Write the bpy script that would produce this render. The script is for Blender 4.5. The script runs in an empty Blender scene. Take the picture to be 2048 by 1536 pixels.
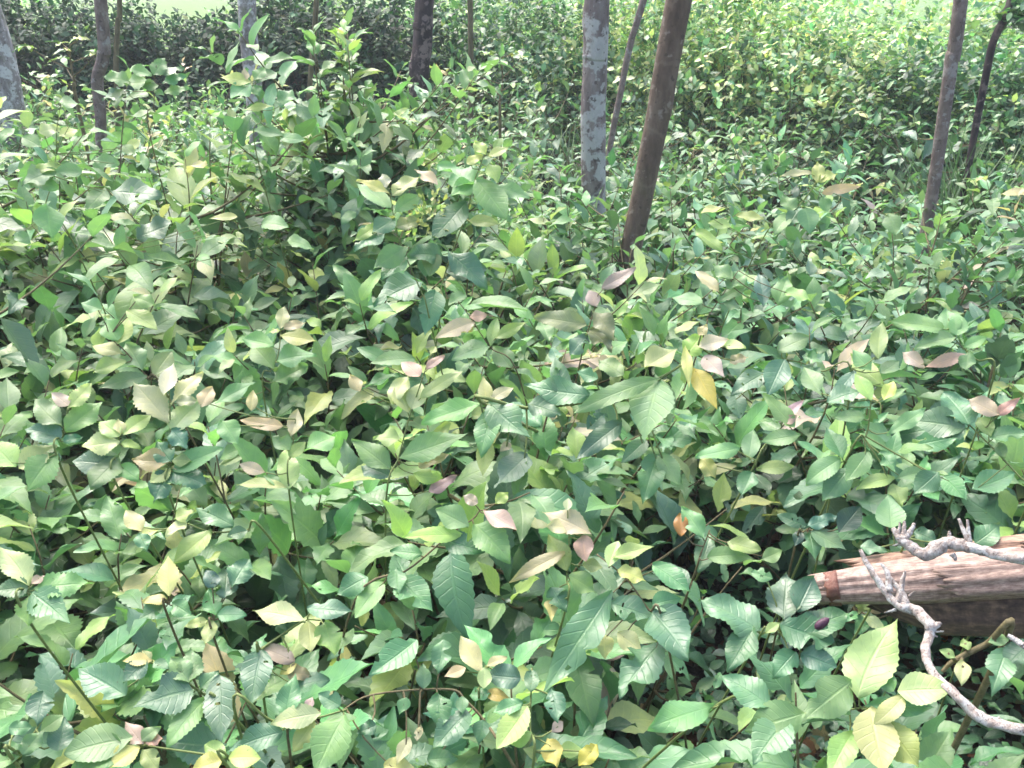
import bpy, math, random
import numpy as np
from mathutils import Vector, Matrix

rng = np.random.default_rng(7)
random.seed(7)
scn = bpy.context.scene
COL = scn.collection
R = math.radians

# ------------------------------------------------------------------ camera, sky, sun, exposure
CAM_Z, PITCH, F = 1.6, R(24.9), 1774.0           # F: focal length in pixels of the 2048 px wide photograph
cam_d = bpy.data.cameras.new('camera')
cam = bpy.data.objects.new('camera', cam_d)
COL.objects.link(cam)
cam.location = (0, 0, CAM_Z)
cam.rotation_euler = (math.pi / 2 - PITCH, 0, 0)
cam_d.sensor_width = 36
cam_d.lens = 36 * F / 2048
cam_d.clip_start = 0.02
cam_d.clip_end = 2000
scn.camera = cam

SUN_EL, SUN_AZ = R(58), R(-28)                   # azimuth from +Y towards +X: the light falls from ahead, a little left
world = bpy.data.worlds.new('World')
scn.world = world
world.use_nodes = True
wn, wl = world.node_tree.nodes, world.node_tree.links
bg = wn['Background']
sky = wn.new('ShaderNodeTexSky')
sky.sky_type = 'NISHITA'
sky.sun_disc = False
sky.sun_elevation = SUN_EL
sky.sun_rotation = SUN_AZ
sky.air_density = 1.0
sky.dust_density = 5.0
sky.ozone_density = 1.0
hs = wn.new('ShaderNodeHueSaturation')
hs.inputs['Saturation'].default_value = 1.0     # thin cloud whitens the sky
wl.new(sky.outputs[0], hs.inputs['Color'])
wl.new(hs.outputs[0], bg.inputs['Color'])
bg.inputs['Strength'].default_value = 0.15

sd = bpy.data.lights.new('sun', 'SUN')
sd.energy = 1.0
sd.angle = R(45)
sd.color = (1.0, 0.99, 0.97)
sun = bpy.data.objects.new('sun', sd)
COL.objects.link(sun)
sdir = Vector((math.sin(SUN_AZ) * math.cos(SUN_EL), math.cos(SUN_AZ) * math.cos(SUN_EL), math.sin(SUN_EL)))
sun.rotation_euler = (-sdir).to_track_quat('-Z', 'Y').to_euler()
sun.location = sdir * 30

scn.view_settings.view_transform = 'Standard'
scn.view_settings.look = 'None'
scn.view_settings.gamma = 1
scn.view_settings.use_curve_mapping = False
scn.view_settings.exposure = 2.15
scn.cycles.use_denoising = True
scn.cycles.filter_width = 1.6
scn.cycles.max_bounces = 6
scn.cycles.diffuse_bounces = 4
scn.cycles.transparent_max_bounces = 6

# ------------------------------------------------------------------ pixel helpers (2048 x 1536 photograph)
CP, SP = math.cos(PITCH), math.sin(PITCH)
FWD, UPV, RGT = np.array([0, CP, -SP]), np.array([0, SP, CP]), np.array([1.0, 0, 0])
CAMP = np.array([0, 0, CAM_Z])


def ray(px, py):
    d = FWD + RGT * ((px - 1024) / F) - UPV * ((py - 768) / F)
    return d / np.linalg.norm(d)


def at(px, py, r):
    return CAMP + ray(px, py) * r


def at_y(px, py, y):
    d = ray(px, py)
    return CAMP + d * (y / d[1])


def proj(P):
    q = P - CAMP
    z = q @ FWD
    z = np.where(np.abs(z) < 1e-4, 1e-4, z)
    return 1024 + F * (q @ RGT) / z, 768 - F * (q @ UPV) / z, z


def norm(a):
    return a / np.maximum(np.linalg.norm(a, axis=-1, keepdims=True), 1e-9)


# ------------------------------------------------------------------ object helpers
def tag(o, label=None, cat=None, group=None, kind=None):
    for k, v in (('label', label), ('category', cat), ('group', group), ('kind', kind)):
        if v:
            o[k] = v
    return o


def empty(name, loc):
    o = bpy.data.objects.new(name, None)
    COL.objects.link(o)
    o.location = [float(v) for v in loc]
    o.empty_display_size = 0.1
    return o


def link_mesh(name, me, mat, parent=None):
    o = bpy.data.objects.new(name, me)
    me.materials.append(mat)
    COL.objects.link(o)
    if parent is not None:
        o.parent = parent
        o.location = [-v for v in parent.location]      # the mesh is in world coordinates
    return o


def np_mesh(name, V, quads, tris=None, smooth=True):
    me = bpy.data.meshes.new(name)
    nq = len(quads)
    nt = 0 if tris is None else len(tris)
    me.vertices.add(len(V))
    me.vertices.foreach_set('co', np.asarray(V, np.float32).ravel())
    loops = np.asarray(quads, np.int32).ravel()
    starts = np.arange(nq, dtype=np.int32) * 4
    if nt:
        loops = np.concatenate([loops, np.asarray(tris, np.int32).ravel()])
        starts = np.concatenate([starts, nq * 4 + np.arange(nt, dtype=np.int32) * 3])
    me.loops.add(len(loops))
    me.loops.foreach_set('vertex_index', loops)
    me.polygons.add(nq + nt)
    me.polygons.foreach_set('loop_start', starts)
    me.polygons.foreach_set('use_smooth', np.full(nq + nt, smooth))
    me.update(calc_edges=True)
    return me


def add_attr(me, name, kind, data):
    a = me.attributes.new(name, kind, 'POINT')
    a.data.foreach_set('color' if kind == 'FLOAT_COLOR' else 'vector', np.asarray(data, np.float32).ravel())


# ------------------------------------------------------------------ materials
def new_mat(name):
    m = bpy.data.materials.new(name)
    m.use_nodes = True
    nt = m.node_tree
    nt.nodes.clear()
    out = nt.nodes.new('ShaderNodeOutputMaterial')
    return m, nt, out


class N:
    """tiny node writer"""
    def __init__(s, nt):
        s.nt = nt

    def node(s, t, **kw):
        n = s.nt.nodes.new(t)
        for k, v in kw.items():
            setattr(n, k, v)
        return n

    def set(s, sock, v):
        if isinstance(v, bpy.types.NodeSocket):
            s.nt.links.new(v, sock)
        else:
            sock.default_value = v

    def math(s, op, a, b=0.0, c=0.0, clamp=False):
        n = s.node('ShaderNodeMath', operation=op, use_clamp=clamp)
        s.set(n.inputs[0], a); s.set(n.inputs[1], b); s.set(n.inputs[2], c)
        return n.outputs[0]

    def mix(s, f, a, b, mode='MIX'):
        n = s.node('ShaderNodeMix', data_type='RGBA', blend_type=mode)
        s.set(n.inputs[0], f); s.set(n.inputs[6], a); s.set(n.inputs[7], b)
        return n.outputs[2]

    def noise(s, vec, scale, detail=4, rough=0.6):
        n = s.node('ShaderNodeTexNoise')
        if vec is not None:
            s.nt.links.new(vec, n.inputs['Vector'])
        n.inputs['Scale'].default_value = scale
        n.inputs['Detail'].default_value = detail
        n.inputs['Roughness'].default_value = rough
        return n.outputs[0]

    def ramp(s, fac, stops):
        n = s.node('ShaderNodeValToRGB')
        s.nt.links.new(fac, n.inputs[0])
        e = n.color_ramp.elements
        while len(e) < len(stops):
            e.new(0.5)
        for i, (p, c) in enumerate(stops):
            e[i].position = p
            e[i].color = (*c, 1) if len(c) == 3 else c
        return n.outputs[0]

    def step(s, x, lo, hi):
        n = s.node('ShaderNodeMapRange', interpolation_type='SMOOTHSTEP')
        s.set(n.inputs[0], x)
        n.inputs[1].default_value = lo
        n.inputs[2].default_value = hi
        return n.outputs[0]


def leaf_material(name, rough=0.42, transl=0.3, bump=0.5, spec=0.5):
    m, nt, out = new_mat(name)
    g = N(nt)
    tint = g.node('ShaderNodeAttribute', attribute_name='tint').outputs['Color']
    lc = g.node('ShaderNodeAttribute', attribute_name='leafco').outputs['Vector']
    sep = g.node('ShaderNodeSeparateXYZ')
    nt.links.new(lc, sep.inputs[0])
    u, v, rnd = sep.outputs
    av = g.math('ABSOLUTE', v)
    # lateral veins run forward from the midrib
    s = g.math('SUBTRACT', g.math('MULTIPLY', u, 8.0), g.math('MULTIPLY', av, 1.5))
    s = g.math('ADD', s, g.math('MULTIPLY', rnd, 3.0))
    tri = g.math('ABSOLUTE', g.math('SUBTRACT', g.math('FRACT', s), 0.5))        # 0 in the vein
    vein = g.math('SUBTRACT', 1.0, g.step(tri, 0.0, 0.11))
    rib = g.math('SUBTRACT', 1.0, g.step(av, 0.02, 0.10))
    vm = g.math('MAXIMUM', g.math('MULTIPLY', vein, 0.55), rib)
    geo = g.node('ShaderNodeNewGeometry')
    nz = g.noise(geo.outputs['Position'], 38, 3, 0.6)
    nz2 = g.noise(geo.outputs['Position'], 260, 2, 0.5)
    col = g.mix(g.math('MULTIPLY', g.step(nz, 0.35, 0.75), 0.45), tint, g.mix(1.0, tint, (1.5, 1.35, 1.0, 1), 'MULTIPLY'))
    col = g.mix(g.math('MULTIPLY', vm, 0.16), col, g.mix(1.0, col, (2.0, 1.8, 1.5, 1), 'MULTIPLY'))
    spots = g.math('MULTIPLY', g.step(nz2, 0.70, 0.78), 0.5)
    col = g.mix(spots, col, (0.06, 0.035, 0.015, 1))
    # pale matt underside
    under = g.mix(0.45, col, (0.16, 0.22, 0.12, 1))
    col2 = g.mix(geo.outputs['Backfacing'], col, under)
    bul = g.math('SUBTRACT', 0.0, vm)
    hgt = g.math('ADD', g.math('MULTIPLY', bul, 0.7), g.math('MULTIPLY', nz, 0.8))
    bp = g.node('ShaderNodeBump')
    bp.inputs['Strength'].default_value = bump
    bp.inputs['Distance'].default_value = 0.004
    nt.links.new(hgt, bp.inputs['Height'])
    p = g.node('ShaderNodeBsdfPrincipled')
    nt.links.new(col2, p.inputs['Base Color'])
    ro = g.math('ADD', rough, g.math('MULTIPLY', geo.outputs['Backfacing'], 0.25))
    ro = g.math('ADD', ro, g.math('MULTIPLY', g.math('SUBTRACT', nz, 0.5), 0.25))
    nt.links.new(ro, p.inputs['Roughness'])
    p.inputs['Specular IOR Level'].default_value = spec
    nt.links.new(bp.outputs[0], p.inputs['Normal'])
    tr = g.node('ShaderNodeBsdfTranslucent')
    nt.links.new(g.mix(1.0, col, (1.25, 1.45, 0.9, 1), 'MULTIPLY'), tr.inputs['Color'])
    mx = g.node('ShaderNodeMixShader')
    mx.inputs[0].default_value = transl
    nt.links.new(p.outputs[0], mx.inputs[1])
    nt.links.new(tr.outputs[0], mx.inputs[2])
    nt.links.new(mx.outputs[0], out.inputs['Surface'])
    return m


def bark_material(name, dark, mid, light, lichen=None, lich_lo=0.56, scale=1.0, moss=0.0, bands=0.0):
    m, nt, out = new_mat(name)
    g = N(nt)
    tc = g.node('ShaderNodeTexCoord').outputs['Object']
    mp = g.node('ShaderNodeMapping')
    mp.inputs['Scale'].default_value = (1, 1, 0.35)
    nt.links.new(tc, mp.inputs[0])
    n1 = g.noise(mp.outputs[0], 22 * scale, 6, 0.65)
    n2 = g.noise(mp.outputs[0], 90 * scale, 5, 0.7)
    n3 = g.noise(tc, 9 * scale, 4, 0.62)
    n4 = g.noise(tc, 30 * scale, 3, 0.55)
    col = g.ramp(n1, [(0.28, dark), (0.5, mid), (0.72, light)])
    col = g.mix(g.math('MULTIPLY', n2, 0.55), col, g.mix(1.0, col, (0.45, 0.42, 0.42, 1), 'MULTIPLY'))
    if lichen:
        f = g.step(n3, lich_lo, lich_lo + 0.06)
        col = g.mix(f, col, g.mix(n4, (*lichen, 1), tuple(c * 0.6 for c in lichen) + (1,)))
        f2 = g.step(n4, 0.60, 0.66)
        col = g.mix(g.math('MULTIPLY', f2, 0.7), col, (*[c * 0.9 for c in lichen], 1))
        f3 = g.step(g.noise(tc, 45 * scale, 2, 0.5), 0.64, 0.68)
        col = g.mix(g.math('MULTIPLY', f3, 0.8), col, (*[c * 0.8 for c in dark], 1))
    if bands:
        sx = g.node('ShaderNodeSeparateXYZ')
        nt.links.new(tc, sx.inputs[0])
        w = g.math('ADD', g.math('MULTIPLY', sx.outputs[2], 5.5 * scale), g.math('MULTIPLY', n3, 2.2))
        t = g.math('ABSOLUTE', g.math('SUBTRACT', g.math('FRACT', w), 0.5))
        col = g.mix(g.math('MULTIPLY', g.math('SUBTRACT', 1.0, g.step(t, 0.02, 0.16)), bands), col, (*light, 1))
    if moss:
        f = g.step(g.noise(tc, 6 * scale, 5, 0.7), 0.52, 0.68)
        col = g.mix(g.math('MULTIPLY', f, moss), col, (0.09, 0.11, 0.035, 1))
    bp = g.node('ShaderNodeBump')
    bp.inputs['Strength'].default_value = 0.8
    bp.inputs['Distance'].default_value = 0.012
    nt.links.new(g.math('ADD', n1, g.math('MULTIPLY', n2, 0.5)), bp.inputs['Height'])
    p = g.node('ShaderNodeBsdfPrincipled')
    nt.links.new(col, p.inputs['Base Color'])
    p.inputs['Roughness'].default_value = 0.85
    p.inputs['Specular IOR Level'].default_value = 0.25
    nt.links.new(bp.outputs[0], p.inputs['Normal'])
    nt.links.new(p.outputs[0], out.inputs['Surface'])
    return m


def simple_noise_material(name, stops, scale, rough=0.9, bump=0.5, dist=0.02, stretch=(1, 1, 1), coord='Object', spec=0.3, fine=8):
    m, nt, out = new_mat(name)
    g = N(nt)
    tc = g.node('ShaderNodeTexCoord').outputs[coord]
    mp = g.node('ShaderNodeMapping')
    mp.inputs['Scale'].default_value = stretch
    nt.links.new(tc, mp.inputs[0])
    n1 = g.noise(mp.outputs[0], scale, 7, 0.65)
    n2 = g.noise(mp.outputs[0], scale * fine, 4, 0.6)
    f = g.math('ADD', g.math('MULTIPLY', n1, 0.7), g.math('MULTIPLY', n2, 0.3))
    col = g.ramp(f, stops)
    bp = g.node('ShaderNodeBump')
    bp.inputs['Strength'].default_value = bump
    bp.inputs['Distance'].default_value = dist
    nt.links.new(f, bp.inputs['Height'])
    p = g.node('ShaderNodeBsdfPrincipled')
    nt.links.new(col, p.inputs['Base Color'])
    p.inputs['Roughness'].default_value = rough
    p.inputs['Specular IOR Level'].default_value = spec
    nt.links.new(bp.outputs[0], p.inputs['Normal'])
    nt.links.new(p.outputs[0], out.inputs['Surface'])
    return m


M_LEAF = leaf_material('shrub leaf', 0.42, 0.20, 0.35, 0.6)
M_YOUNG = leaf_material('young leaf', 0.45, 0.36, 0.3, 0.5)
M_BUSH = leaf_material('bush leaf', 0.40, 0.34, 0.2, 0.6)
M_GRASS = leaf_material('grass blade', 0.5, 0.3, 0.0)
M_LITTER = leaf_material('fallen leaf', 0.75, 0.05, 0.5, 0.2)
M_STEM = simple_noise_material('shrub stem', [(0.3, (0.05, 0.045, 0.02)), (0.5, (0.11, 0.09, 0.04)), (0.7, (0.2, 0.16, 0.09))], 40, 0.7, 0.4, 0.003)
M_GSTEM = simple_noise_material('green shoot', [(0.3, (0.08, 0.11, 0.03)), (0.6, (0.16, 0.2, 0.06)), (0.8, (0.26, 0.22, 0.1))], 40, 0.6, 0.3, 0.003)
M_SOIL = simple_noise_material('soil', [(0.3, (0.012, 0.009, 0.006)), (0.5, (0.035, 0.025, 0.016)), (0.7, (0.07, 0.05, 0.033))], 5, 0.95, 0.9, 0.05)
M_LAWN = simple_noise_material('lawn', [(0.3, (0.048, 0.105, 0.008)), (0.5, (0.066, 0.14, 0.010)), (0.7, (0.09, 0.17, 0.018))], 1.5, 0.9, 0.8, 0.05)
M_BARK_LICHEN = bark_material('lichened bark', (0.09, 0.068, 0.062), (0.19, 0.155, 0.145), (0.29, 0.25, 0.235), (0.40, 0.39, 0.37), 0.47)
M_BARK_BROWN = bark_material('brown bark', (0.075, 0.052, 0.038), (0.135, 0.095, 0.07), (0.21, 0.16, 0.12), (0.26, 0.21, 0.17), 0.62, 0.9, 0.15, 0.3)
M_BARK_PALE = bark_material('pale bark', (0.11, 0.095, 0.085), (0.28, 0.25, 0.24), (0.44, 0.41, 0.40), (0.54, 0.53, 0.51), 0.5, 1.3, 0.55)
M_BARK_THIN = bark_material('grey brown bark', (0.085, 0.066, 0.056), (0.165, 0.125, 0.11), (0.26, 0.21, 0.185), (0.3, 0.28, 0.26), 0.6, 1.3, 0.1, 0.35)
M_BARK_DARK = bark_material('dark bark', (0.012, 0.009, 0.01), (0.03, 0.022, 0.024), (0.1, 0.07, 0.065), (0.17, 0.13, 0.12), 0.55, 0.7)
M_BARK_OLIVE = bark_material('olive bark', (0.07, 0.06, 0.03), (0.13, 0.11, 0.06), (0.2, 0.17, 0.1), None, 0.6, 1.5, 0.3)
M_TWIG = bark_material('bleached twig', (0.14, 0.10, 0.08), (0.52, 0.44, 0.38), (0.72, 0.65, 0.58), (0.76, 0.72, 0.66), 0.5, 8.0)


# ------------------------------------------------------------------ leaves
PAL = {
    'dark': (0.026, 0.076, 0.038), 'green': (0.046, 0.124, 0.056), 'fresh': (0.074, 0.180, 0.072),
    'light': (0.135, 0.248, 0.102), 'lime': (0.225, 0.325, 0.105), 'yellow': (0.35, 0.375, 0.14),
    'pale': (0.32, 0.375, 0.18), 'tan': (0.34, 0.31, 0.17), 'pink': (0.39, 0.32, 0.25), 'salmon': (0.34, 0.25, 0.19),
    'gold': (0.38, 0.31, 0.08), 'mauve': (0.25, 0.19, 0.18), 'grey': (0.072, 0.156, 0.082), 'olive': (0.16, 0.19, 0.09),
    'orange': (0.34, 0.16, 0.045), 'brown': (0.09, 0.045, 0.025), 'blue': (0.048, 0.126, 0.074),
}


class Leaves:
    """collects leaves as arrays, then builds them as one mesh"""
    def __init__(s):
        s.rows = []

    def add(s, base, axis, nrm, length, width, col, curl=0.25, fold=0.25, serr=0.06, chew=0.0):
        s.rows.append((*base, *axis, *nrm, length, width, *col, curl, fold, serr, chew))

    def extend(s, arr):
        if len(arr):
            s.rows.extend(map(tuple, arr))

    def array(s):
        return np.array(s.rows, float).reshape(-1, 18)


def leaf_mesh(name, A, nu, nv, shape=0.85, petiole=True):
    """A rows: base3 axis3 normal3 length width col3 curl fold serr chew"""
    n = len(A)
    B, X, Nn = A[:, 0:3], norm(A[:, 3:6]), A[:, 6:9]
    Y = norm(np.cross(Nn, X))
    Z = np.cross(X, Y)
    L, W, C = A[:, 9], A[:, 10], A[:, 11:14]
    curl, fold, serr, chew = A[:, 14], A[:, 15], A[:, 16], A[:, 17]
    u = np.linspace(0, 1, nu)
    v = np.linspace(-1, 1, nv)
    sh = shape + rng.normal(0, 0.11, (n, 1))
    prof = np.clip(np.sin(np.pi * u[None] ** sh), 0, 1) ** rng.uniform(0.7, 1.15, (n, 1)) * (1 - 0.25 * u[None] ** 3)
    prof[:, 0] = 0.05
    prof[:, -1] = 0.015
    P = prof[:, :, None]                                          # n,nu,1
    wl = np.repeat(P, 2, 2)                                       # two sides
    if nu >= 12:
        tooth = np.where(np.arange(nu) % 2 == 1, 1.0, -0.6)[None, :, None]
        wl = wl * (1 + serr[:, None, None] * tooth * np.array([1, 1])[None, None, :])
    # bites out of the margin
    for k in range(3):
        u0 = rng.uniform(0.15, 0.9, (n, 1, 2))
        sg = rng.uniform(0.02, 0.10, (n, 1, 2))
        dp = np.where(rng.random((n, 1, 2)) < chew[:, None, None], rng.uniform(0.3, 0.85, (n, 1, 2)), 0)
        q = (u[None, :, None] - u0) / sg
        wl = wl * (1 - dp * np.exp(-q ** 4))
    hw = (W / 2)[:, None, None]
    yy = np.where(v[None, None, :] < 0, wl[:, :, 0:1], wl[:, :, 1:2]) * v[None, None, :] * hw
    full = P * np.abs(v)[None, None, :] * hw
    ph = rng.uniform(0, 6.28, (n, 1, 1))
    wob = np.sin(u[None, :, None] * rng.uniform(6, 13, (n, 1, 1)) + ph + np.sign(v)[None, None, :] * 1.3) * np.abs(v)[None, None, :] ** 2 * rng.uniform(0.4, 1.9, (n, 1, 1))
    U = u[None, :, None]
    zz = fold[:, None, None] * full * 1.2 - curl[:, None, None] * L[:, None, None] * U ** 2 * 0.8 + wob * hw * 0.16
    zz = zz - 0.25 * fold[:, None, None] * full ** 2 / np.maximum(hw, 1e-5)
    side = rng.normal(0, 0.07, (n, 1, 1)) * L[:, None, None] * U ** 2
    xx = L[:, None, None] * (U - 0.18 * np.abs(curl)[:, None, None] * U ** 2) * np.ones_like(zz)
    yy = yy + side
    co = B[:, None, None, :] + xx[..., None] * X[:, None, None, :] + yy[..., None] * Y[:, None, None, :] + zz[..., None] * Z[:, None, None, :]
    V = co.reshape(-1, 3)
    i, j = np.meshgrid(np.arange(nu - 1), np.arange(nv - 1), indexing='ij')
    q = np.stack([i * nv + j, (i + 1) * nv + j, (i + 1) * nv + j + 1, i * nv + j + 1], -1).reshape(-1, 4)
    Q = q[None] + (np.arange(n) * nu * nv)[:, None, None]
    keepq = np.ones(Q.shape[:2], bool)
    if nu >= 12:                                                  # insect holes
        for k in np.nonzero((chew > 0.05) & (rng.random(n) < 0.22))[0]:
            for _ in range(rng.integers(1, 4)):
                keepq[k, rng.integers(3, nu - 4) * (nv - 1) + rng.integers(1, nv - 2)] = False
    Q = Q[keepq]
    me = np_mesh(name, V, Q)
    cc = np.repeat(C[:, None, :], nu * nv, 1).reshape(-1, 3)
    add_attr(me, 'tint', 'FLOAT_COLOR', np.concatenate([cc, np.ones((len(cc), 1))], 1))
    lc = np.zeros((n, nu, nv, 3))
    lc[..., 0] = u[None, :, None]
    lc[..., 1] = v[None, None, :]
    lc[..., 2] = rng.random((n, 1, 1))
    add_attr(me, 'leafco', 'FLOAT_VECTOR', lc)
    return me


def tube_arrays(paths, sides=6):
    """paths: list of (points Nx3, radii N); returns verts and quads of all tubes"""
    Vs, Qs, off = [], [], 0
    ang = np.linspace(0, 2 * np.pi, sides, endpoint=False)
    for pts, rad in paths:
        pts = np.asarray(pts, float)
        rad = np.asarray(rad, float)
        k = len(pts)
        t = norm(np.gradient(pts, axis=0))
        ref = np.array([0.31, 0.95, 0.05]) if abs(t[:, 2]).mean() > 0.6 else np.array([0.05, 0.1, 0.99])
        a = norm(np.cross(t, ref))
        b = np.cross(t, a)
        ring = pts[:, None] + rad[:, None, None] * (np.cos(ang)[None, :, None] * a[:, None] + np.sin(ang)[None, :, None] * b[:, None])
        V = np.concatenate([ring.reshape(-1, 3), pts[:1], pts[-1:]])
        i, j = np.meshgrid(np.arange(k - 1), np.arange(sides), indexing='ij')
        j2 = (j + 1) % sides
        q = np.stack([i * sides + j, i * sides + j2, (i + 1) * sides + j2, (i + 1) * sides + j], -1).reshape(-1, 4)
        cs, ce = k * sides, k * sides + 1
        jj = np.arange(sides)
        q2 = np.stack([np.full(sides, cs), (jj + 1) % sides, jj, np.full(sides, cs)], -1)
        q3 = np.stack([np.full(sides, ce), (k - 1) * sides + jj, (k - 1) * sides + (jj + 1) % sides, np.full(sides, ce)], -1)
        Vs.append(V)
        Qs.append((q + off, q2[:, :3] + off, q3[:, :3] + off))
        off += len(V)
    V = np.concatenate(Vs)
    Q = np.concatenate([q[0] for q in Qs])
    T = np.concatenate([np.concatenate([q[1], q[2]]) for q in Qs])
    return V, Q, T


def tubes(name, paths, mat, parent=None, sides=6):
    V, Q, T = tube_arrays(paths, sides)
    return link_mesh(name, np_mesh(name, V, Q, T), mat, parent)


def spline(P, n):
    """Catmull-Rom through P, n points"""
    P = np.asarray(P, float)
    if len(P) < 3:
        t = np.linspace(0, 1, n)[:, None]
        return P[0] * (1 - t) + P[-1] * t
    E = np.concatenate([[2 * P[0] - P[1]], P, [2 * P[-1] - P[-2]]])
    out = []
    for s in np.linspace(0, len(P) - 1 - 1e-6, n):
        i = int(s)
        f = s - i
        a, b, c, d = E[i:i + 4]
        out.append(0.5 * (2 * b + (c - a) * f + (2 * a - 5 * b + 4 * c - d) * f * f + (3 * b - a - 3 * c + d) * f ** 3))
    return np.array(out)


# ================================================================== SETTING: ground, lawn
def sheet(name, x0, x1, y0, y1, nx, ny, zfun, mat, skew=1.0):
    xs = np.linspace(x0, x1, nx)
    ys = y0 + (y1 - y0) * np.linspace(0, 1, ny) ** skew
    X, Y = np.meshgrid(xs, ys, indexing='ij')
    V = np.stack([X, Y, zfun(X, Y)], -1).reshape(-1, 3)
    i, j = np.meshgrid(np.arange(nx - 1), np.arange(ny - 1), indexing='ij')
    q = np.stack([i * ny + j, (i + 1) * ny + j, (i + 1) * ny + j + 1, i * ny + j + 1], -1).reshape(-1, 4)
    return link_mesh(name, np_mesh(name, V, q), mat)


def ground_z(x, y):
    return 0.02 * np.sin(x * 2.1 + 0.4) * np.cos(y * 1.7) + 0.012 * np.sin(x * 5.3 + y * 4.1)


tag(sheet('ground', -12, 12, -4, 13.2, 121, 100, ground_z, M_SOIL), kind='structure')
tag(sheet('lawn', -500, 500, 12.8, 900, 40, 60, lambda x, y: 0.05 + 0 * x, M_LAWN, 2.0), kind='structure')


# ================================================================== TREES
def tree(name, pix, y_dist, dpx, mat, label, group=None, top=5.5, bump=0.04, knots=(), limbs=True):
    """pix: trunk centre line in photo pixels from low to high; y_dist metres ahead; dpx (low, high) width in pixels"""
    pts = [at_y(px, py, y_dist + 0.0) for px, py in pix]
    lo, hi = pts[0], pts[-1]
    d0 = pts[1] - pts[0]
    d0 = d0 / d0[2]
    foot = lo - d0 * (lo[2] + 0.06) * np.array([0.8, 1, 1])
    d1 = pts[-1] - pts[-2]
    d1 = d1 / d1[2]
    crest = hi + d1 * max(top - hi[2], 0.5)
    mid = hi + (crest - hi) * 0.5 + np.array([rng.normal(0, 0.06), rng.normal(0, 0.06), 0])
    path = spline([foot] + pts + [mid, crest], 90)
    k = F / (y_dist * CP + 0.2)
    zz = path[:, 2]
    rlo, rhi = dpx[0] * 0.44 / k, dpx[1] * 0.44 / k
    rad = np.interp(zz, [-0.06, 0.12, lo[2], hi[2], crest[2]], [rlo * 1.45, rlo * 1.12, rlo, rhi, rhi * 0.45])
    sides = 20
    V, Q, T = tube_arrays([(path, rad)], sides)
    ph = rng.uniform(0, 6, 6)
    nv = 90 * sides
    a = np.tile(np.linspace(0, 2 * np.pi, sides, endpoint=False), 90)
    h = np.repeat(zz, sides)
    f = np.sin(2 * a + h * 3 + ph[0]) + 0.7 * np.sin(3 * a - h * 9 + ph[1]) + 0.6 * np.sin(a + h * 17 + ph[2]) + 0.4 * np.sin(5 * a + h * 31 + ph[3])
    f = f * bump
    for (kz, ka, amp, s) in knots:
        da = np.angle(np.exp(1j * (a - ka)))
        f = f + amp * np.exp(-((h - kz) / s) ** 2 - (da / 0.7) ** 2)
    ctr = np.repeat(path, sides, 0)
    V[:nv] = ctr + (V[:nv] - ctr) * (1 + f)[:, None]
    root = empty(name, foot + np.array([0, 0, 0.06]))
    tag(root, label, 'tree', group)
    link_mesh('trunk', np_mesh('trunk', V, Q, T), mat, root)
    if limbs:
        for i in range(3):
            b = path[int(90 * (0.72 + 0.08 * i))]
            az = rng.uniform(0, 6.28)
            tip = b + np.array([math.cos(az) * 0.9, math.sin(az) * 0.9, 1.1])
            m_ = (b + tip) / 2 + np.array([math.cos(az) * 0.12, math.sin(az) * 0.12, -0.1])
            p = spline([b, m_, tip], 12)
            tubes('limb', [(p, np.linspace(rhi * 0.5, rhi * 0.15, 12))], mat, root, 8)
    return root


TG = 'slender trees standing in the thicket'
tree('tree', [(1188, 400), (1186, 250), (1190, 120), (1196, 0)], 3.95, (56, 54), M_BARK_LICHEN,
     'straight grey tree trunk blotched with white lichen, beside the leaning brown trunk', TG, knots=((1.43, 0.1, 0.22, 0.05), (0.92, 2.2, 0.1, 0.1)))
tree('tree', [(1262, 500), (1283, 400), (1316, 230), (1358, 0)], 3.15, (52, 56), M_BARK_BROWN,
     'brown tree trunk leaning to the right over the thicket, the nearest trunk', TG, bump=0.02, knots=((1.2, 2.6, 0.09, 0.06),))
tree('tree', [(1856, 440), (1878, 300), (1903, 120), (1922, 0)], 3.55, (27, 31), M_BARK_THIN,
     'slim grey-brown trunk with pale flecks rising beside the grass tufts', TG, bump=0.03)
tree('tree', [(205, 330), (201, 230), (195, 160), (206, 110), (201, 0)], 4.5, (25, 27), M_BARK_THIN,
     'slim brown trunk with a kink and pale rings, before the dark hedge', TG, bump=0.04, knots=((1.22, 3.0, 0.15, 0.06),))
tree('tree', [(518, 300), (508, 180), (498, 80), (493, 0)], 5.4, (42, 40), M_BARK_PALE,
     'pale grey mossy trunk behind the thicket, left of the tall sapling', TG, knots=((0.85, 4.6, 0.25, 0.05),))
tree('tree', [(18, 210), (8, 150), (-14, 60), (-32, 0)], 6.4, (66, 60), M_BARK_PALE,
     'thick whitish trunk cut by the left edge of the photo', TG, bump=0.02)
tree('tree', [(836, 170), (842, 110), (846, 50), (850, 0)], 7.3, (46, 44), M_BARK_DARK,
     'blackish trunk with a paler strip, in the shade behind the tall sapling', TG, bump=0.05)
tree('tree', [(942, 220), (942, 140), (941, 60), (940, 0)], 6.6, (12, 13), M_BARK_OLIVE,
     'thin upright olive-brown stem between the blackish trunk and the lichened trunk', TG, bump=0.03, top=4)
tree('tree', [(618, 215), (623, 130), (630, 50), (633, 0)], 6.9, (12, 12), M_BARK_OLIVE,
     'thin olive-brown stem between the pale mossy trunk and the tall sapling', TG, bump=0.03, top=4)
tree('tree', [(233, 160), (233, 100), (236, 40), (239, 0)], 6.6, (11, 11), M_BARK_OLIVE,
     'thin stem just right of the kinked brown trunk, before the dark hedge', TG, bump=0.03, top=4)
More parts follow.
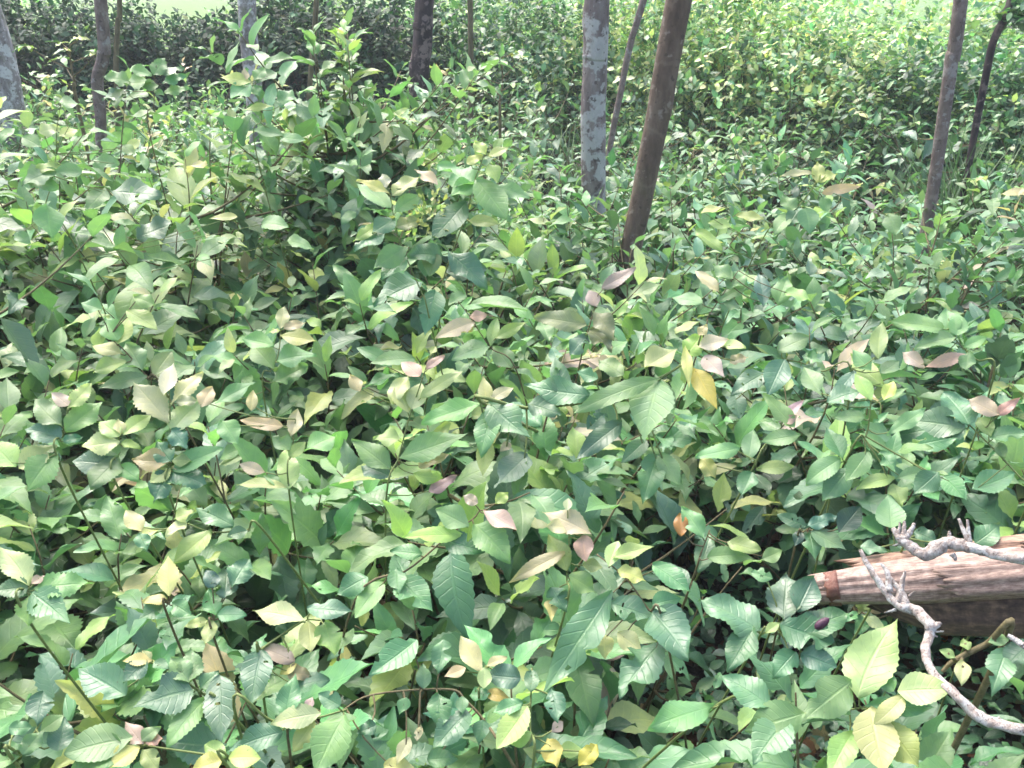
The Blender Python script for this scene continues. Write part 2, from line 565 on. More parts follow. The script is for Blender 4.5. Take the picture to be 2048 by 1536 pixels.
tree('tree', [(1220, 295), (1240, 190), (1263, 80), (1287, 0)], 5.2, (14, 16), M_BARK_THIN,
     'thin dark stem slanting between the lichened trunk and the leaning brown trunk', TG, bump=0.03, top=4)
tree('tree', [(1782, 80), (1782, 40), (1783, 0)], 11.5, (9, 8), M_BARK_PALE,
     'thin pale sapling stem far back among the bright bushes', TG, bump=0.02, top=4)
t11 = tree('tree', [(1938, 330), (1956, 230), (1976, 130), (1988, 80), (2012, 30), (2022, 0)], 4.7, (15, 17), M_BARK_DARK,
           'thin dark crooked stem with leaves at the top, near the right edge', TG, bump=0.04, top=3.2, limbs=False)
tree('tree', [(788, 40), (788, 15), (786, 0)], 9.6, (20, 19), M_BARK_DARK,
     'far dark trunk showing only its foot above the tall sapling', TG, bump=0.03)


# ================================================================== SHRUBS: generator
def colour(n, mix, jitter=0.22):
    keys = list(mix)
    p = np.array([mix[k] for k in keys], float)
    idx = rng.choice(len(keys), n, p=p / p.sum())
    c = np.array([PAL[k] for k in keys])[idx]
    c = c * np.exp(rng.normal(0, jitter, (n, 1)))
    return np.clip(c * np.exp(rng.normal(0, 0.07, (n, 3))), 0.004, 0.62)


OLD = {'green': 4, 'dark': 0.7, 'fresh': 5, 'blue': 1, 'grey': 2.5}
NEW = {'lime': 3, 'light': 8, 'yellow': 0.3, 'pale': 1.5, 'tan': 0.35, 'pink': 0.2, 'fresh': 1}


def gen_shrub(cx, cy, H, spread, nst, leaf, space=0.034, young=1.0, yshift=0.0, serr=0.06, droop=0.0, branches=3, low=0.3, hr=(0.72, 1.12)):
    """returns mature rows, young rows, stem paths (world coordinates)"""
    mat_rows, yng_rows, paths = [], [], []
    for s in range(nst):
        az = 2 * np.pi * (s + rng.uniform(-0.35, 0.35)) / nst
        h = H * rng.uniform(*hr)
        sp = spread * rng.uniform(0.3, 1.05)
        b0 = np.array([cx + rng.normal(0, 0.03), cy + rng.normal(0, 0.03), -0.02])
        t = np.linspace(0, 1, 12)
        wob = rng.normal(0, 0.022, (2,))
        pts = np.stack([b0[0] + math.cos(az) * sp * t ** 1.5 + wob[0] * np.sin(t * 5),
                        b0[1] + math.sin(az) * sp * t ** 1.5 + wob[1] * np.sin(t * 4.3),
                        b0[2] + h * (t - droop * 0.25 * t ** 3)], -1)
        r0 = 0.0035 + 0.004 * h
        paths.append((pts, np.linspace(r0, 0.0013, 12)))
        axes = [(pts, low, 0.0)]
        for b in range(branches):
            tb = rng.uniform(0.35, 0.85)
            i = int(tb * 11)
            p0 = pts[i]
            a2 = az + rng.uniform(-1.9, 1.9)
            ln = rng.uniform(0.1, 0.3) * (H / 0.75)
            rise = rng.uniform(0.1, 0.95)
            tt = np.linspace(0, 1, 7)
            dv = np.array([math.cos(a2), math.sin(a2), 0.0])
            bp = p0 + dv * (ln * tt)[:, None] + np.array([0, 0, 1]) * (ln * rise * tt ** 1.6)[:, None]
            paths.append((bp, np.linspace(r0 * 0.6, 0.0011, 7)))
            axes.append((bp, 0.15, 0.0))
        for pts_, t0, _ in axes:
            seg = np.linalg.norm(np.diff(pts_, axis=0), axis=1)
            cum = np.concatenate([[0], np.cumsum(seg)])
            tot = cum[-1]
            gaps = space * rng.uniform(0.85, 1.15) * np.clip(0.45 + 0.14 * np.arange(60), 0, 1.5)
            ds = tot - np.cumsum(gaps) + gaps[0]
            ds = ds[ds > tot * t0]
            shade = math.exp(rng.normal(0, 0.20))
            newkind = rng.choice(list(NEW), p=np.array(list(NEW.values())) / sum(NEW.values()))
            m = len(ds)
            if m == 0:
                continue
            pos = np.stack([np.interp(ds, cum, pts_[:, k]) for k in range(3)], -1)
            tan = norm(np.stack([np.interp(ds, cum, np.gradient(pts_[:, k], cum)) for k in range(3)], -1))
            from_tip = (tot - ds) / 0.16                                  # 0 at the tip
            ph = rng.uniform(0, 6.28) + np.arange(m) * 2.4 + rng.normal(0, 0.25, m)
            ref = np.where(np.abs(tan[:, 2:3]) > 0.85, np.array([[1.0, 0, 0]]), np.array([[0, 0, 1.0]]))
            e1 = norm(np.cross(tan, ref))
            e2 = np.cross(tan, e1)
            out = np.cos(ph)[:, None] * e1 + np.sin(ph)[:, None] * e2
            up = np.clip(1.25 - from_tip * 0.75, -0.1, 1.25)[:, None]
            ax = norm(out + up * tan * 0.9 + np.array([0, 0, 1.0]) * (0.10 - np.clip(from_tip - 0.8, 0, 1.6) * 0.28)[:, None] + rng.normal(0, 0.15, (m, 3)))
            ax[:, 2] = np.clip(ax[:, 2], -0.6, 0.9)
            ax = norm(ax)
            nrm = np.array([0, 0, 1.25]) + 0.55 * (tan - out * 0.5) + rng.normal(0, 0.2, (m, 3))
            nrm = nrm - ax * np.sum(nrm * ax, 1, keepdims=True)
            nrm = norm(nrm)
            size = np.interp(from_tip, [0, 0.5, 1.2, 5], [0.5, 0.75, 1.0, 0.95]) * rng.uniform(0.6, 1.25, m)
            L = leaf * size
            W = L * rng.uniform(0.38, 0.50, m)
            isy = rng.random(m) < np.interp(from_tip, [0, 0.55, 1.1, 1.8], [0.95, 0.7, 0.25, 0.0]) * young
            c_old = colour(m, OLD, 0.12) * shade * np.interp(from_tip, [0, 0.8, 2.0, 4.0], [1.35, 1.2, 0.85, 0.62])[:, None]   # older leaves darker; also paints in the bright canopy top and shaded depth
            c_new = colour(m, {newkind: 3, 'light': 1.5}, 0.10)
            k = rng.random((m, 1)) * yshift
            c_old = c_old * (1 - k) + colour(m, {'light': 4, 'lime': 2.5, 'pale': 1}) * k
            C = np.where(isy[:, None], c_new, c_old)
            curl = rng.normal(0.30, 0.13, m) + droop * 0.25
            fold = np.clip(rng.normal(0.28, 0.16, m), -0.1, 0.8)
            se = serr * rng.uniform(0.5, 1.5, m)
            ch = np.where(isy, 0.02, 0.16)
            base = pos + ax * 0.008
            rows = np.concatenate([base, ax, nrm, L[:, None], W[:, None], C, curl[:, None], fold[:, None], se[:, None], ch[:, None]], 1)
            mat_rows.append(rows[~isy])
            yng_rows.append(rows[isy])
    return np.concatenate(mat_rows), np.concatenate(yng_rows), paths


HERO = []     # rows: px, py, half size px, depth: nothing of the filler grows in front of these leaves


def keep(A):
    """drop filler leaves that would hang in front of the hand-placed shoots or brush the lens"""
    if not len(A):
        return A
    P = A[:, 0:3] + A[:, 3:6] * A[:, 9:10] * 0.5
    px, py, z = proj(P)
    ok = (z > 0.42)
    for hx, hy, hr, hz in HERO:
        ok &= ~((np.hypot(px - hx, py - hy) < hr + 0.22 * F * A[:, 9] / np.maximum(z, 0.1)) & (z < hz + 0.015))
    return A[ok]


def lod(d):
    return (21, 5) if d < 1.9 else (15, 5) if d < 2.6 else (9, 3) if d < 4.2 else (6, 3)


def build_shrub(name, loc, rows_old, rows_new, paths, label, group=None, cat='shrub', d=1.5, sides=5):
    root = empty(name, loc)
    tag(root, label, cat, group)
    tubes('stem', paths, M_STEM, root, sides)
    nu, nv = lod(d)
    if len(rows_old):
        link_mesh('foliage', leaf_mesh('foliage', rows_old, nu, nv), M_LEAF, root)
    if len(rows_new):
        link_mesh('young_leaves', leaf_mesh('young_leaves', rows_new, nu, nv, 0.92), M_YOUNG, root)
    return root


# ================================================================== hand-placed shoots of the photograph
def shoot(label, org, r, stem, leaves, group=None, serr=0.07, name='leafy_shoot', foot=None, kf=0.349, thick=0.0020):
    """org: pixel of the study crop's corner; stem and leaves in crop pixels; r: metres from the lens"""
    ox, oy = org
    cv = lambda x, y: (ox + kf * x, oy + kf * y)
    sp = []
    for i, p in enumerate(stem):
        rr = r + (p[2] if len(p) > 2 else 0.0)
        sp.append(at(*cv(p[0], p[1]), rr))
    low = sp[-1]
    if foot is None:
        run = (sp[-1] - sp[0]) * np.array([1, 1, 0])
        run = run / max(np.linalg.norm(run), 0.05) * min(np.linalg.norm(run), 0.22)
        foot = (low[0] + run[0] + rng.normal(0, 0.03), low[1] + run[1] * 0.5 + 0.24 + rng.normal(0, 0.03))
    g = np.array([foot[0], foot[1], -0.02])
    m_ = low * 0.45 + g * 0.55
    m_ = m_ + (np.array([g[0], g[1], m_[2]]) - m_) * 0.35
    path = spline(sp + [m_, g], 36)
    root = empty(name, (g[0], g[1], 0))
    tag(root, label, 'shrub shoot', group)
    paths = [(path, np.linspace(thick * 0.5, thick * 1.15, 36))]
    old, new = Leaves(), Leaves()
    for (bx, by, tx, ty, w, kind) in leaves:
        bpx, tpx = cv(bx, by), cv(tx, ty)
        # depth of the base: the nearest point of the stem
        Bq = at(*bpx, r)
        j = np.argmin(np.linalg.norm(np.array(sp) - Bq, axis=1))
        rb = np.linalg.norm(sp[j] - CAMP) - 0.012
        B = at(*bpx, rb)
        vray = ray(*tpx)
        n = norm(np.array([0, 0, 0.75]) - 0.62 * vray + rng.normal(0, 0.16, 3))
        den = n @ vray
        s = (n @ (B - CAMP)) / den if abs(den) > 0.2 else rb
        lp = math.hypot(tpx[0] - bpx[0], tpx[1] - bpx[1]) * rb / F
        s = np.clip(s, rb - 0.55 * lp, rb + 0.55 * lp)
        T = CAMP + vray * s
        ax = T - B
        L = np.linalg.norm(ax)
        ax = ax / L
        n = norm(n - ax * (n @ ax))
        side = np.cross(n, ax)
        fs = np.linalg.norm(side - vray * (side @ vray))
        W = min(w * kf * rb / F / max(fs, 0.55), L * 0.72)
        c = colour(1, {kind: 1}, 0.10)[0]
        yng = kind in ('lime', 'yellow', 'pale', 'tan', 'pink', 'salmon', 'gold', 'mauve', 'olive', 'orange', 'light')
        curl = rng.uniform(0.05, 0.22)
        B2 = B + np.cross(ax, side) * 0
        (new if yng else old).add(B2, norm(ax + n * curl * 0.55), n, L * 1.06, W * 1.08, c, curl, rng.uniform(0.1, 0.32), 0.6 * serr * rng.uniform(0.6, 1.4), 0.0 if kind == 'orange' else 0.02 if yng else 0.10)
        # petiole to the stem
        q = sp[j] if np.linalg.norm(sp[j] - B) > 0.004 else B + np.array([0, 0, -0.01])
        k = np.argmin(np.linalg.norm(path - B, axis=1))
        q = path[k]
        paths.append((spline([q, (q + B) / 2 + np.array([0, 0, -0.004]), B + ax * 0.01], 5), np.linspace(thick * 0.6, thick * 0.4, 5)))
        cx, cy = (bpx[0] + tpx[0]) / 2, (bpx[1] + tpx[1]) / 2
        half = math.hypot(tpx[0] - bpx[0], tpx[1] - bpx[1]) / 2
        for f_ in (0.25, 0.5, 0.8):
            HERO.append((bpx[0] + (tpx[0] - bpx[0]) * f_, bpx[1] + (tpx[1] - bpx[1]) * f_, half * 0.42, min(rb, s) * (ray(cx, cy) @ FWD)))
    tubes('stem', paths, M_STEM if ('brown' in label or 'dark' in label) else M_GSTEM, root, 6)
    nu, nv = (25, 7) if r < 2.3 else (15, 5)
    if old.rows:
        link_mesh('foliage', leaf_mesh('foliage', old.array(), nu, nv), M_LEAF, root)
    if new.rows:
        link_mesh('young_leaves', leaf_mesh('young_leaves', new.array(), nu, nv, 0.92), M_YOUNG, root)
    return root


BR, BM, BL = (1350, 1000), (680, 1000), (0, 1000)
K2 = 700 / 2048
ML, MM, MR = (0, 500), (680, 500), (1350, 500)
TL, TM, TR = (0, 0), (680, 0), (1350, 0)
SG = 'shoots standing out of the thicket'
# --- lower right
shoot('shoot of large pale yellow-green leaves under the bleached twig', BR, 1.13,
      [(1110, 1185), (900, 1215), (740, 1225), (480, 1205), (230, 1185, 0.05)],
      [(1045, 1130, 1190, 655, 235, 'pale'), (1010, 1040, 752, 1228, 185, 'light'), (745, 1222, 415, 1320, 195, 'light'),
       (1115, 1190, 1185, 1540, 200, 'yellow'), (1020, 1330, 875, 1560, 130, 'lime'), (1190, 1265, 1395, 1515, 165, 'lime'),
       (1090, 1180, 1480, 1180, 105, 'fresh'), (1310, 1125, 1170, 1300, 95, 'tan'), (1275, 1095, 1590, 1085, 150, 'pale'),
       (1255, 1095, 1160, 970, 85, 'light'), (560, 1190, 270, 1010, 150, 'grey'), (220, 1180, -130, 1300, 170, 'light'),
       (640, 1260, 460, 1500, 180, 'grey'), (1010, 1230, 950, 1200, 60, 'light')], SG, kf=0.349)
shoot('dull green shoot carrying the purple seed, left of the ringed stalk end', BR, 1.24,
      [(600, 700), (500, 770), (470, 810)],
      [(480, 745, 150, 570, 190, 'grey'), (450, 720, 330, 980, 150, 'green'), (625, 690, 640, 420, 190, 'grey'),
       (700, 640, 780, 440, 150, 'blue'), (740, 760, 985, 640, 150, 'fresh'), (600, 710, 900, 830, 190, 'green'),
       (690, 870, 560, 1010, 120, 'grey'), (720, 880, 920, 960, 130, 'blue'), (600, 705, 520, 760, 50, 'lime'),
       (560, 450, 440, 410, 100, 'fresh')], SG)
shoot('dark-hollow shoot with one orange withered leaf, mid right', BR, 1.45,
      [(200, 170), (140, 330), (110, 430)],
      [(160, 215, 60, 30, 110, 'light'), (38, 208, 24, 76, 78, 'orange'), (130, 415, 230, 200, 110, 'fresh'), (185, 330, 430, 285, 95, 'light'),
       (300, 240, 470, 310, 90, 'lime'), (75, 520, -60, 370, 110, 'green'), (500, 340, 620, 300, 80, 'light')], SG)
shoot('four-leaved dark green shoot over the hollow, left of the upper twig', BR, 1.5,
      [(760, 165), (720, 200), (690, 260)],
      [(750, 150, 590, 80, 70, 'green'), (760, 150, 935, 100, 70, 'blue'), (940, 185, 1060, 40, 120, 'dark'), (780, 180, 970, 290, 90, 'fresh'),
       (770, 185, 790, 335, 90, 'fresh'), (720, 170, 690, 260, 60, 'dark')], SG)
shoot('bright lime shoot with tiny leaves below the dark underside of the stalk', BR, 1.22,
      [(1530, 985), (1600, 920), (1780, 830), (1900, 790)],
      [(1610, 905, 1520, 855, 45, 'lime'), (1680, 860, 1650, 795, 60, 'lime'), (1790, 815, 1920, 790, 60, 'light'), (1650, 920, 1650, 1055, 70, 'pale'),
       (1900, 860, 1800, 1100, 120, 'grey'), (2040, 820, 1880, 960, 150, 'grey')], SG, thick=0.005)
shoot('single green leaf shoot at the knobbly end of the upper twig', BR, 1.33,
      [(1245, 150), (1260, 260), (1280, 330)],
      [(1240, 160, 1235, -30, 140, 'light'), (1370, 180, 1500, 240, 110, 'green'), (1720, 250, 1870, 150, 110, 'green'), (1060, 270, 1220, 290, 60, 'fresh')], SG)
# --- lower middle
shoot('shoot with broad pink new leaves above a pale straight stem, lower middle', BM, 1.36,
      [(1310, 120), (1312, 280), (1300, 450), (1295, 620)],
      [(1440, 195, 1175, 55, 130, 'pink'), (1385, 205, 1415, 345, 125, 'salmon'), (1300, 405, 1215, 190, 115, 'lime'),
       (1290, 300, 980, 465, 90, 'tan'), (1190, 150, 1330, 160, 90, 'pink'), (1300, 60, 1310, -10, 50, 'tan'), (1390, 370, 1500, 380, 120, 'lime'),
       (1310, 430, 1460, 520, 120, 'light'), (1205, 575, 1215, 690, 70, 'yellow'), (1210, 500, 1290, 640, 170, 'green')], SG)
shoot('shoot with reddish cream tip leaves on a bowed brown stem, lower middle', BM, 1.40,
      [(800, 60), (760, 110), (640, 190), (490, 320), (370, 410), (90, 570)],
      [(820, 60, 1000, 168, 95, 'pink'), (790, 20, 710, -20, 70, 'pink'), (740, 150, 555, 60, 150, 'light'), (770, 140, 985, 330, 175, 'light'),
       (890, 20, 960, -40, 70, 'lime'), (700, 200, 370, 200, 90, 'lime'), (335, 450, 505, 645, 170, 'fresh'), (325, 390, 325, 535, 100, 'fresh'),
       (250, 470, 78, 655, 110, 'light'), (160, 440, -20, 540, 120, 'fresh'), (600, 230, 820, 300, 120, 'green'), (470, 310, 290, 300, 90, 'fresh')], SG)
shoot('shoot of long arching bitten grey-green leaves on a bent brown stem', BM, 1.25,
      [(1470, 310), (1640, 450), (1770, 630), (1850, 700)],
      [(1560, 520, 1180, 1085, 190, 'fresh'), (1550, 590, 1785, 680, 140, 'grey'), (1790, 640, 2010, 880, 220, 'grey'), (1835, 820, 1595, 1105, 190, 'grey'),
       (1505, 760, 1525, 902, 95, 'yellow'), (1590, 760, 1720, 860, 120, 'pale'), (1540, 380, 1590, 235, 90, 'pale'), (1560, 330, 1785, 258, 80, 'lime'),
       (1590, 400, 1750, 455, 80, 'yellow'), (1790, 600, 1950, 560, 130, 'fresh'), (1790, 370, 2000, 520, 110, 'fresh')], SG)
shoot('short shoot of tan upright new leaves in the lower middle', BM, 1.2,
      [(835, 950), (800, 1070), (800, 1180)],
      [(815, 990, 683, 795, 110, 'tan'), (845, 950, 945, 890, 55, 'tan'), (825, 960, 830, 1078, 105, 'pale'), (720, 960, 608, 1022, 60, 'tan'),
       (830, 1110, 968, 1120, 65, 'gold'), (1035, 1020, 840, 1010, 130, 'grey'), (740, 1120, 860, 1110, 90, 'fresh')], SG)
shoot('bright yellow-green shoot on a pale vertical stem at the bottom edge', BM, 1.06,
      [(1100, 960), (1090, 1300), (1105, 1536)],
      [(1075, 1180, 925, 1425, 135, 'lime'), (1100, 1330, 930, 1400, 110, 'lime'), (1190, 1365, 1245, 1520, 130, 'gold'), (1260, 1440, 1395, 1415, 75, 'lime'),
       (1090, 1100, 1120, 960, 80, 'fresh'), (1210, 1080, 1260, 1260, 110, 'green'), (1470, 1400, 1390, 1530, 90, 'gold'), (1050, 1160, 880, 1220, 80, 'fresh'),
       (1210, 1330, 1280, 1275, 60, 'pink')], SG)
shoot('horizontal brown twig with small notched leaves near the bottom edge', BM, 1.13,
      [(0, 1215), (190, 1115), (620, 1085), (720, 1150), (830, 1270), (980, 1500)],
      [(565, 1110, 570, 1300, 125, 'fresh'), (730, 1205, 560, 1430, 145, 'grey'), (700, 1125, 700, 1222, 75, 'fresh'), (380, 1130, 350, 1230, 90, 'fresh'),
       (450, 1330, 455, 1300, 40, 'tan'), (400, 1360, 325, 1510, 70, 'tan'), (440, 1380, 460, 1290, 45, 'tan'), (10, 1210, -25, 1540, 180, 'light'),
       (820, 1260, 800, 1400, 110, 'green'), (590, 800, 580, 985, 110, 'fresh'), (440, 800, 200, 1015, 150, 'fresh'), (210, 1290, 100, 1340, 100, 'green'),
       (500, 1490, 670, 1470, 100, 'fresh'), (250, 1520, 430, 1560, 100, 'yellow'), (480, 1080, 480, 940, 80, 'fresh')], SG)
# --- lower left
shoot('shoot with one tall cream leaf and serrated side leaves at the left edge', BL, 1.24,
      [(170, 440), (165, 500), (170, 700)],
      [(162, 490, 52, 252, 125, 'pale'), (195, 505, 515, 480, 120, 'light'), (182, 530, 395, 692, 145, 'fresh'), (178, 545, 132, 712, 110, 'lime'),
       (160, 500, -40, 520, 90, 'fresh'), (180, 480, 250, 430, 50, 'salmon')], SG, serr=0.16)
shoot('shoot with one upright yellow leaf above the dark gap, lower left', BL, 1.28,
      [(985, 540), (970, 590), (970, 690)],
      [(968, 550, 965, 322, 105, 'yellow'), (955, 570, 820, 580, 60, 'yellow'), (985, 590, 1095, 655, 90, 'fresh'), (950, 600, 805, 690, 90, 'green'),
       (1000, 550, 1005, 500, 40, 'tan')], SG, serr=0.1)
shoot('small spiky rosette shoot with lime leaves over the dark gap, lower left', BL, 1.26,
      [(1215, 640), (1225, 690), (1230, 800)],
      [(1240, 665, 1180, 520, 90, 'fresh'), (1245, 660, 1405, 668, 80, 'fresh'), (1190, 690, 1058, 720, 50, 'yellow'), (1220, 690, 1180, 820, 75, 'lime'),
       (1290, 560, 1290, 375, 120, 'grey'), (1330, 500, 1420, 330, 130, 'grey'), (1230, 500, 1180, 400, 80, 'blue')], SG, serr=0.16)
shoot('arched twig with two glossy oval leaves, one lime and one green, left of centre', BL, 1.38,
      [(1060, 130), (1220, 185), (1410, 175), (1540, 210)],
      [(1212, 172, 1012, 362, 115, 'lime'), (1340, 150, 1135, 40, 120, 'fresh'), (1420, 175, 1305, 205, 70, 'fresh'), (1070, 130, 950, 200, 60, 'pale'),
       (1000, 110, 1120, 60, 80, 'lime'), (810, 180, 720, 60, 90, 'tan'), (815, 200, 905, 165, 60, 'yellow'), (800, 190, 830, 290, 80, 'fresh')], SG)
shoot('shoot with yellow drooping leaves and a long grey-green folded leaf, left of centre', BL, 1.24,
      [(1840, 690), (1750, 690), (1620, 770), (1500, 855), (1480, 900)],
      [(1750, 690, 1455, 622, 120, 'pale'), (1765, 700, 1790, 862, 110, 'yellow'), (1860, 700, 1910, 880, 145, 'lime'), (1760, 620, 2000, 660, 110, 'grey'),
       (1500, 860, 1430, 1165, 150, 'grey'), (1690, 925, 1502, 848, 95, 'mauve'), (1700, 940, 1600, 990, 60, 'yellow'), (1640, 990, 1780, 1000, 90, 'olive'),
       (1660, 1080, 1880, 1030, 110, 'grey')], SG)
shoot('shoot with a bite-notched fresh leaf and large toothed leaves, lower left', BL, 1.17,
      [(840, 900), (960, 970), (1090, 1060), (1200, 1135), (1300, 1200)],
      [(1085, 1045, 980, 905, 150, 'light'), (1085, 1040, 1110, 850, 120, 'light'), (720, 1120, 448, 968, 175, 'grey'), (1105, 1090, 765, 1165, 210, 'grey'),
       (1185, 1135, 940, 1385, 115, 'light'), (1262, 1005, 1275, 1372, 150, 'grey'), (1300, 1400, 920, 1430, 180, 'grey'), (870, 920, 710, 910, 60, 'yellow'),
       (860, 920, 820, 860, 70, 'pale'), (880, 930, 960, 970, 80, 'fresh'), (840, 920, 720, 1050, 90, 'green'), (1150, 1080, 1250, 980, 110, 'fresh')], SG, serr=0.12)
shoot('shoot with cream, lime and pinkish leaves at the bottom left edge', BL, 1.06,
      [(810, 1405), (1290, 1480), (1310, 1536)],
      [(820, 1400, 718, 1280, 85, 'pink'), (800, 1410, 625, 1530, 95, 'yellow'), (820, 1430, 900, 1540, 170, 'lime'), (830, 1390, 930, 1370, 80, 'salmon'),
       (810, 1380, 910, 1290, 90, 'light'), (1310, 1480, 1487, 1465, 110, 'yellow'), (1300, 1470, 1180, 1400, 85, 'lime'), (1280, 1490, 1100, 1550, 110, 'yellow'),
       (760, 1360, 380, 1440, 170, 'light'), (700, 1400, 400, 1540, 160, 'light')], SG)
shoot('shoot with long yellow-edged leaves at the bottom, left of the bright yellow-green one', BL, 1.09,
      [(1990, 1200), (1800, 1250), (1560, 1265), (1340, 1185)],
      [(1840, 1222, 1560, 1262, 115, 'pale'), (1800, 1262, 1690, 1440, 90, 'yellow'), (1975, 1230, 1800, 1550, 190, 'light'), (1620, 1330, 1310, 1400, 130, 'grey'),
       (1760, 1200, 1790, 1130, 60, 'pink'), (1640, 1240, 1660, 1000, 120, 'fresh'), (1950, 1180, 1830, 1110, 90, 'grey')], SG)
shoot('round-leaved fresh green shoot in the bottom left corner', BL, 1.1,
      [(250, 1240), (200, 1330), (130, 1450), (110, 1536)],
      [(235, 1325, 365, 1235, 75, 'light'), (130, 1460, 235, 1320, 110, 'light'), (50, 1310, 180, 1310, 130, 'fresh'), (110, 1470, -60, 1520, 130, 'light'),
       (125, 1410, 10, 1440, 70, 'light'), (250, 1100, 210, 1280, 130, 'green'), (330, 1440, 370, 1250, 110, 'green')], SG)
# --- middle left
shoot('arching dark shoot with yellow-green paired leaves, middle left', ML, 1.75,
      [(640, 510), (740, 600), (860, 740), (980, 850)],
      [(830, 700, 745, 540, 125, 'light'), (740, 648, 552, 708, 80, 'lime'), (862, 740, 583, 795, 85, 'light'), (720, 610, 542, 555, 85, 'yellow'),
       (740, 355, 918, 455, 95, 'lime'), (690, 550, 750, 395, 95, 'yellow'), (690, 530, 600, 400, 120, 'light'), (900, 740, 1000, 588, 110, 'light'),
       (600, 350, 470, 310, 80, 'light'), (780, 270, 905, 320, 80, 'lime')], SG, kf=K2)
shoot('tall shoot topped by serrated cream and pinkish leaves, middle left', ML, 1.55,
      [(990, 800), (995, 960), (1000, 1240), (1000, 1463)],
      [(985, 1010, 798, 778, 155, 'pale'), (1000, 905, 1162, 715, 95, 'pale'), (960, 850, 1015, 665, 85, 'pink'), (1005, 1060, 1165, 880, 140, 'pale'),
       (1000, 1050, 1100, 1150, 140, 'grey'), (1000, 1240, 905, 1130, 140, 'fresh'), (1005, 1230, 1115, 1230, 120, 'lime'), (1000, 1240, 775, 1240, 115, 'tan'),
       (1000, 1275, 883, 1365, 75, 'yellow'), (1005, 1270, 1160, 1280, 60, 'tan'), (1010, 1290, 1295, 1165, 105, 'light'), (1010, 1300, 1205, 1365, 130, 'green'),
       (995, 1300, 880, 1463, 200, 'green'), (1030, 890, 1160, 885, 60, 'tan')], SG, kf=K2, serr=0.13)
shoot('shoot with two wide serrated leaves and a small pink tip, middle left', ML, 1.6,
      [(410, 830), (395, 940), (370, 1080), (360, 1280)],
      [(362, 1030, 160, 905, 115, 'light'), (382, 1060, 592, 888, 125, 'light'), (400, 925, 545, 788, 80, 'pale'), (400, 910, 308, 835, 70, 'pink'),
       (360, 1100, 160, 1030, 130, 'grey'), (370, 1120, 480, 1090, 110, 'fresh'), (340, 1180, 140, 1380, 150, 'light'), (360, 1220, 240, 1230, 110, 'fresh'),
       (90, 1270, -60, 1120, 160, 'lime'), (110, 1280, 330, 1150, 110, 'pale')], SG, kf=K2, serr=0.13)
shoot('shoot of wide pale serrated leaves with an orange-yellow tip, middle left', ML, 1.55,
      [(690, 1030), (700, 1180), (695, 1400)],
      [(700, 1090, 590, 1000, 120, 'pale'), (720, 1080, 865, 960, 85, 'yellow'), (710, 1130, 820, 1150, 120, 'lime'), (700, 1120, 490, 1160, 110, 'pale'),
       (690, 1200, 560, 1120, 110, 'light'), (700, 1220, 540, 1380, 150, 'light'), (690, 1260, 430, 1230, 140, 'grey'), (705, 1080, 700, 990, 60, 'tan'),
       (700, 1260, 800, 1350, 130, 'light')], SG, kf=K2, serr=0.12)
shoot('shoot of clean oval pale green leaves with a tan bud, left of centre', ML, 1.85,
      [(1650, 400), (1630, 600), (1590, 700), (1540, 830)],
      [(1605, 560, 1420, 520, 100, 'light'), (1600, 695, 1478, 550, 130, 'light'), (1620, 650, 1840, 600, 110, 'light'), (1600, 775, 1805, 690, 115, 'light'),
       (1640, 460, 1670, 335, 75, 'tan'), (1640, 500, 1840, 530, 90, 'yellow'), (1640, 470, 1580, 480, 50, 'yellow'), (1260, 900, 1500, 780, 80, 'light'),
       (1660, 460, 1780, 420, 60, 'tan')], SG, kf=K2)
shoot('shoot with a mauve-pink curled leaf and long pale ones, left of centre', ML, 1.5,
      [(1730, 990), (1710, 1180), (1690, 1400)],
      [(1548, 1300, 1400, 1262, 70, 'pink'), (1690, 1400, 1700, 1165, 120, 'pale'), (1680, 1390, 1395, 1355, 65, 'yellow'), (1700, 1400, 1560, 1310, 60, 'light'),
       (1655, 1030, 1405, 1012, 75, 'tan'), (1700, 1090, 1765, 935, 85, 'tan'), (1700, 1170, 1590, 1085, 125, 'light'), (1780, 1180, 1945, 1075, 130, 'light'),
       (1690, 1210, 1790, 1130, 70, 'lime'), (1300, 1000, 1390, 1130, 130, 'light'), (1180, 920, 1230, 800, 90, 'tan'), (1470, 940, 1480, 820, 60, 'tan')], SG, kf=K2)
# --- middle
shoot('shoot with tan and pinkish new leaves above long green ones, just left of the middle', MM, 1.6,
      [(540, 580), (490, 730), (400, 1000), (345, 1210), (270, 1463)],
      [(400, 950, 330, 790, 140, 'pale'), (470, 865, 695, 698, 75, 'pale'), (465, 740, 372, 650, 95, 'salmon'), (505, 695, 610, 618, 55, 'salmon'),
       (300, 900, 385, 728, 110, 'pale'), (420, 930, 480, 780, 110, 'pale'), (345, 1215, 738, 1105, 140, 'light'), (300, 1290, 85, 1105, 135, 'light'),
       (430, 1310, 590, 1355, 90, 'lime'), (360, 1110, 200, 1090, 100, 'lime'), (460, 1270, 645, 1195, 60, 'tan'), (120, 830, 60, 735, 90, 'tan'),
       (520, 1420, 685, 1325, 70, 'mauve'), (300, 1330, 140, 1250, 130, 'grey'), (530, 610, 565, 565, 40, 'lime')], SG, kf=K2)
shoot('leaning dark shoot with one salmon leaf and one pale oval leaf, centre', MM, 1.9,
      [(690, 300), (760, 390), (880, 570), (1050, 750)],
      [(790, 420, 562, 503, 95, 'salmon'), (880, 565, 652, 612, 110, 'light'), (905, 515, 1095, 430, 65, 'lime'), (760, 395, 860, 385, 90, 'salmon'),
       (780, 450, 690, 480, 60, 'gold'), (1000, 690, 900, 560, 120, 'light'), (880, 560, 900, 400, 70, 'lime')], SG, kf=K2)
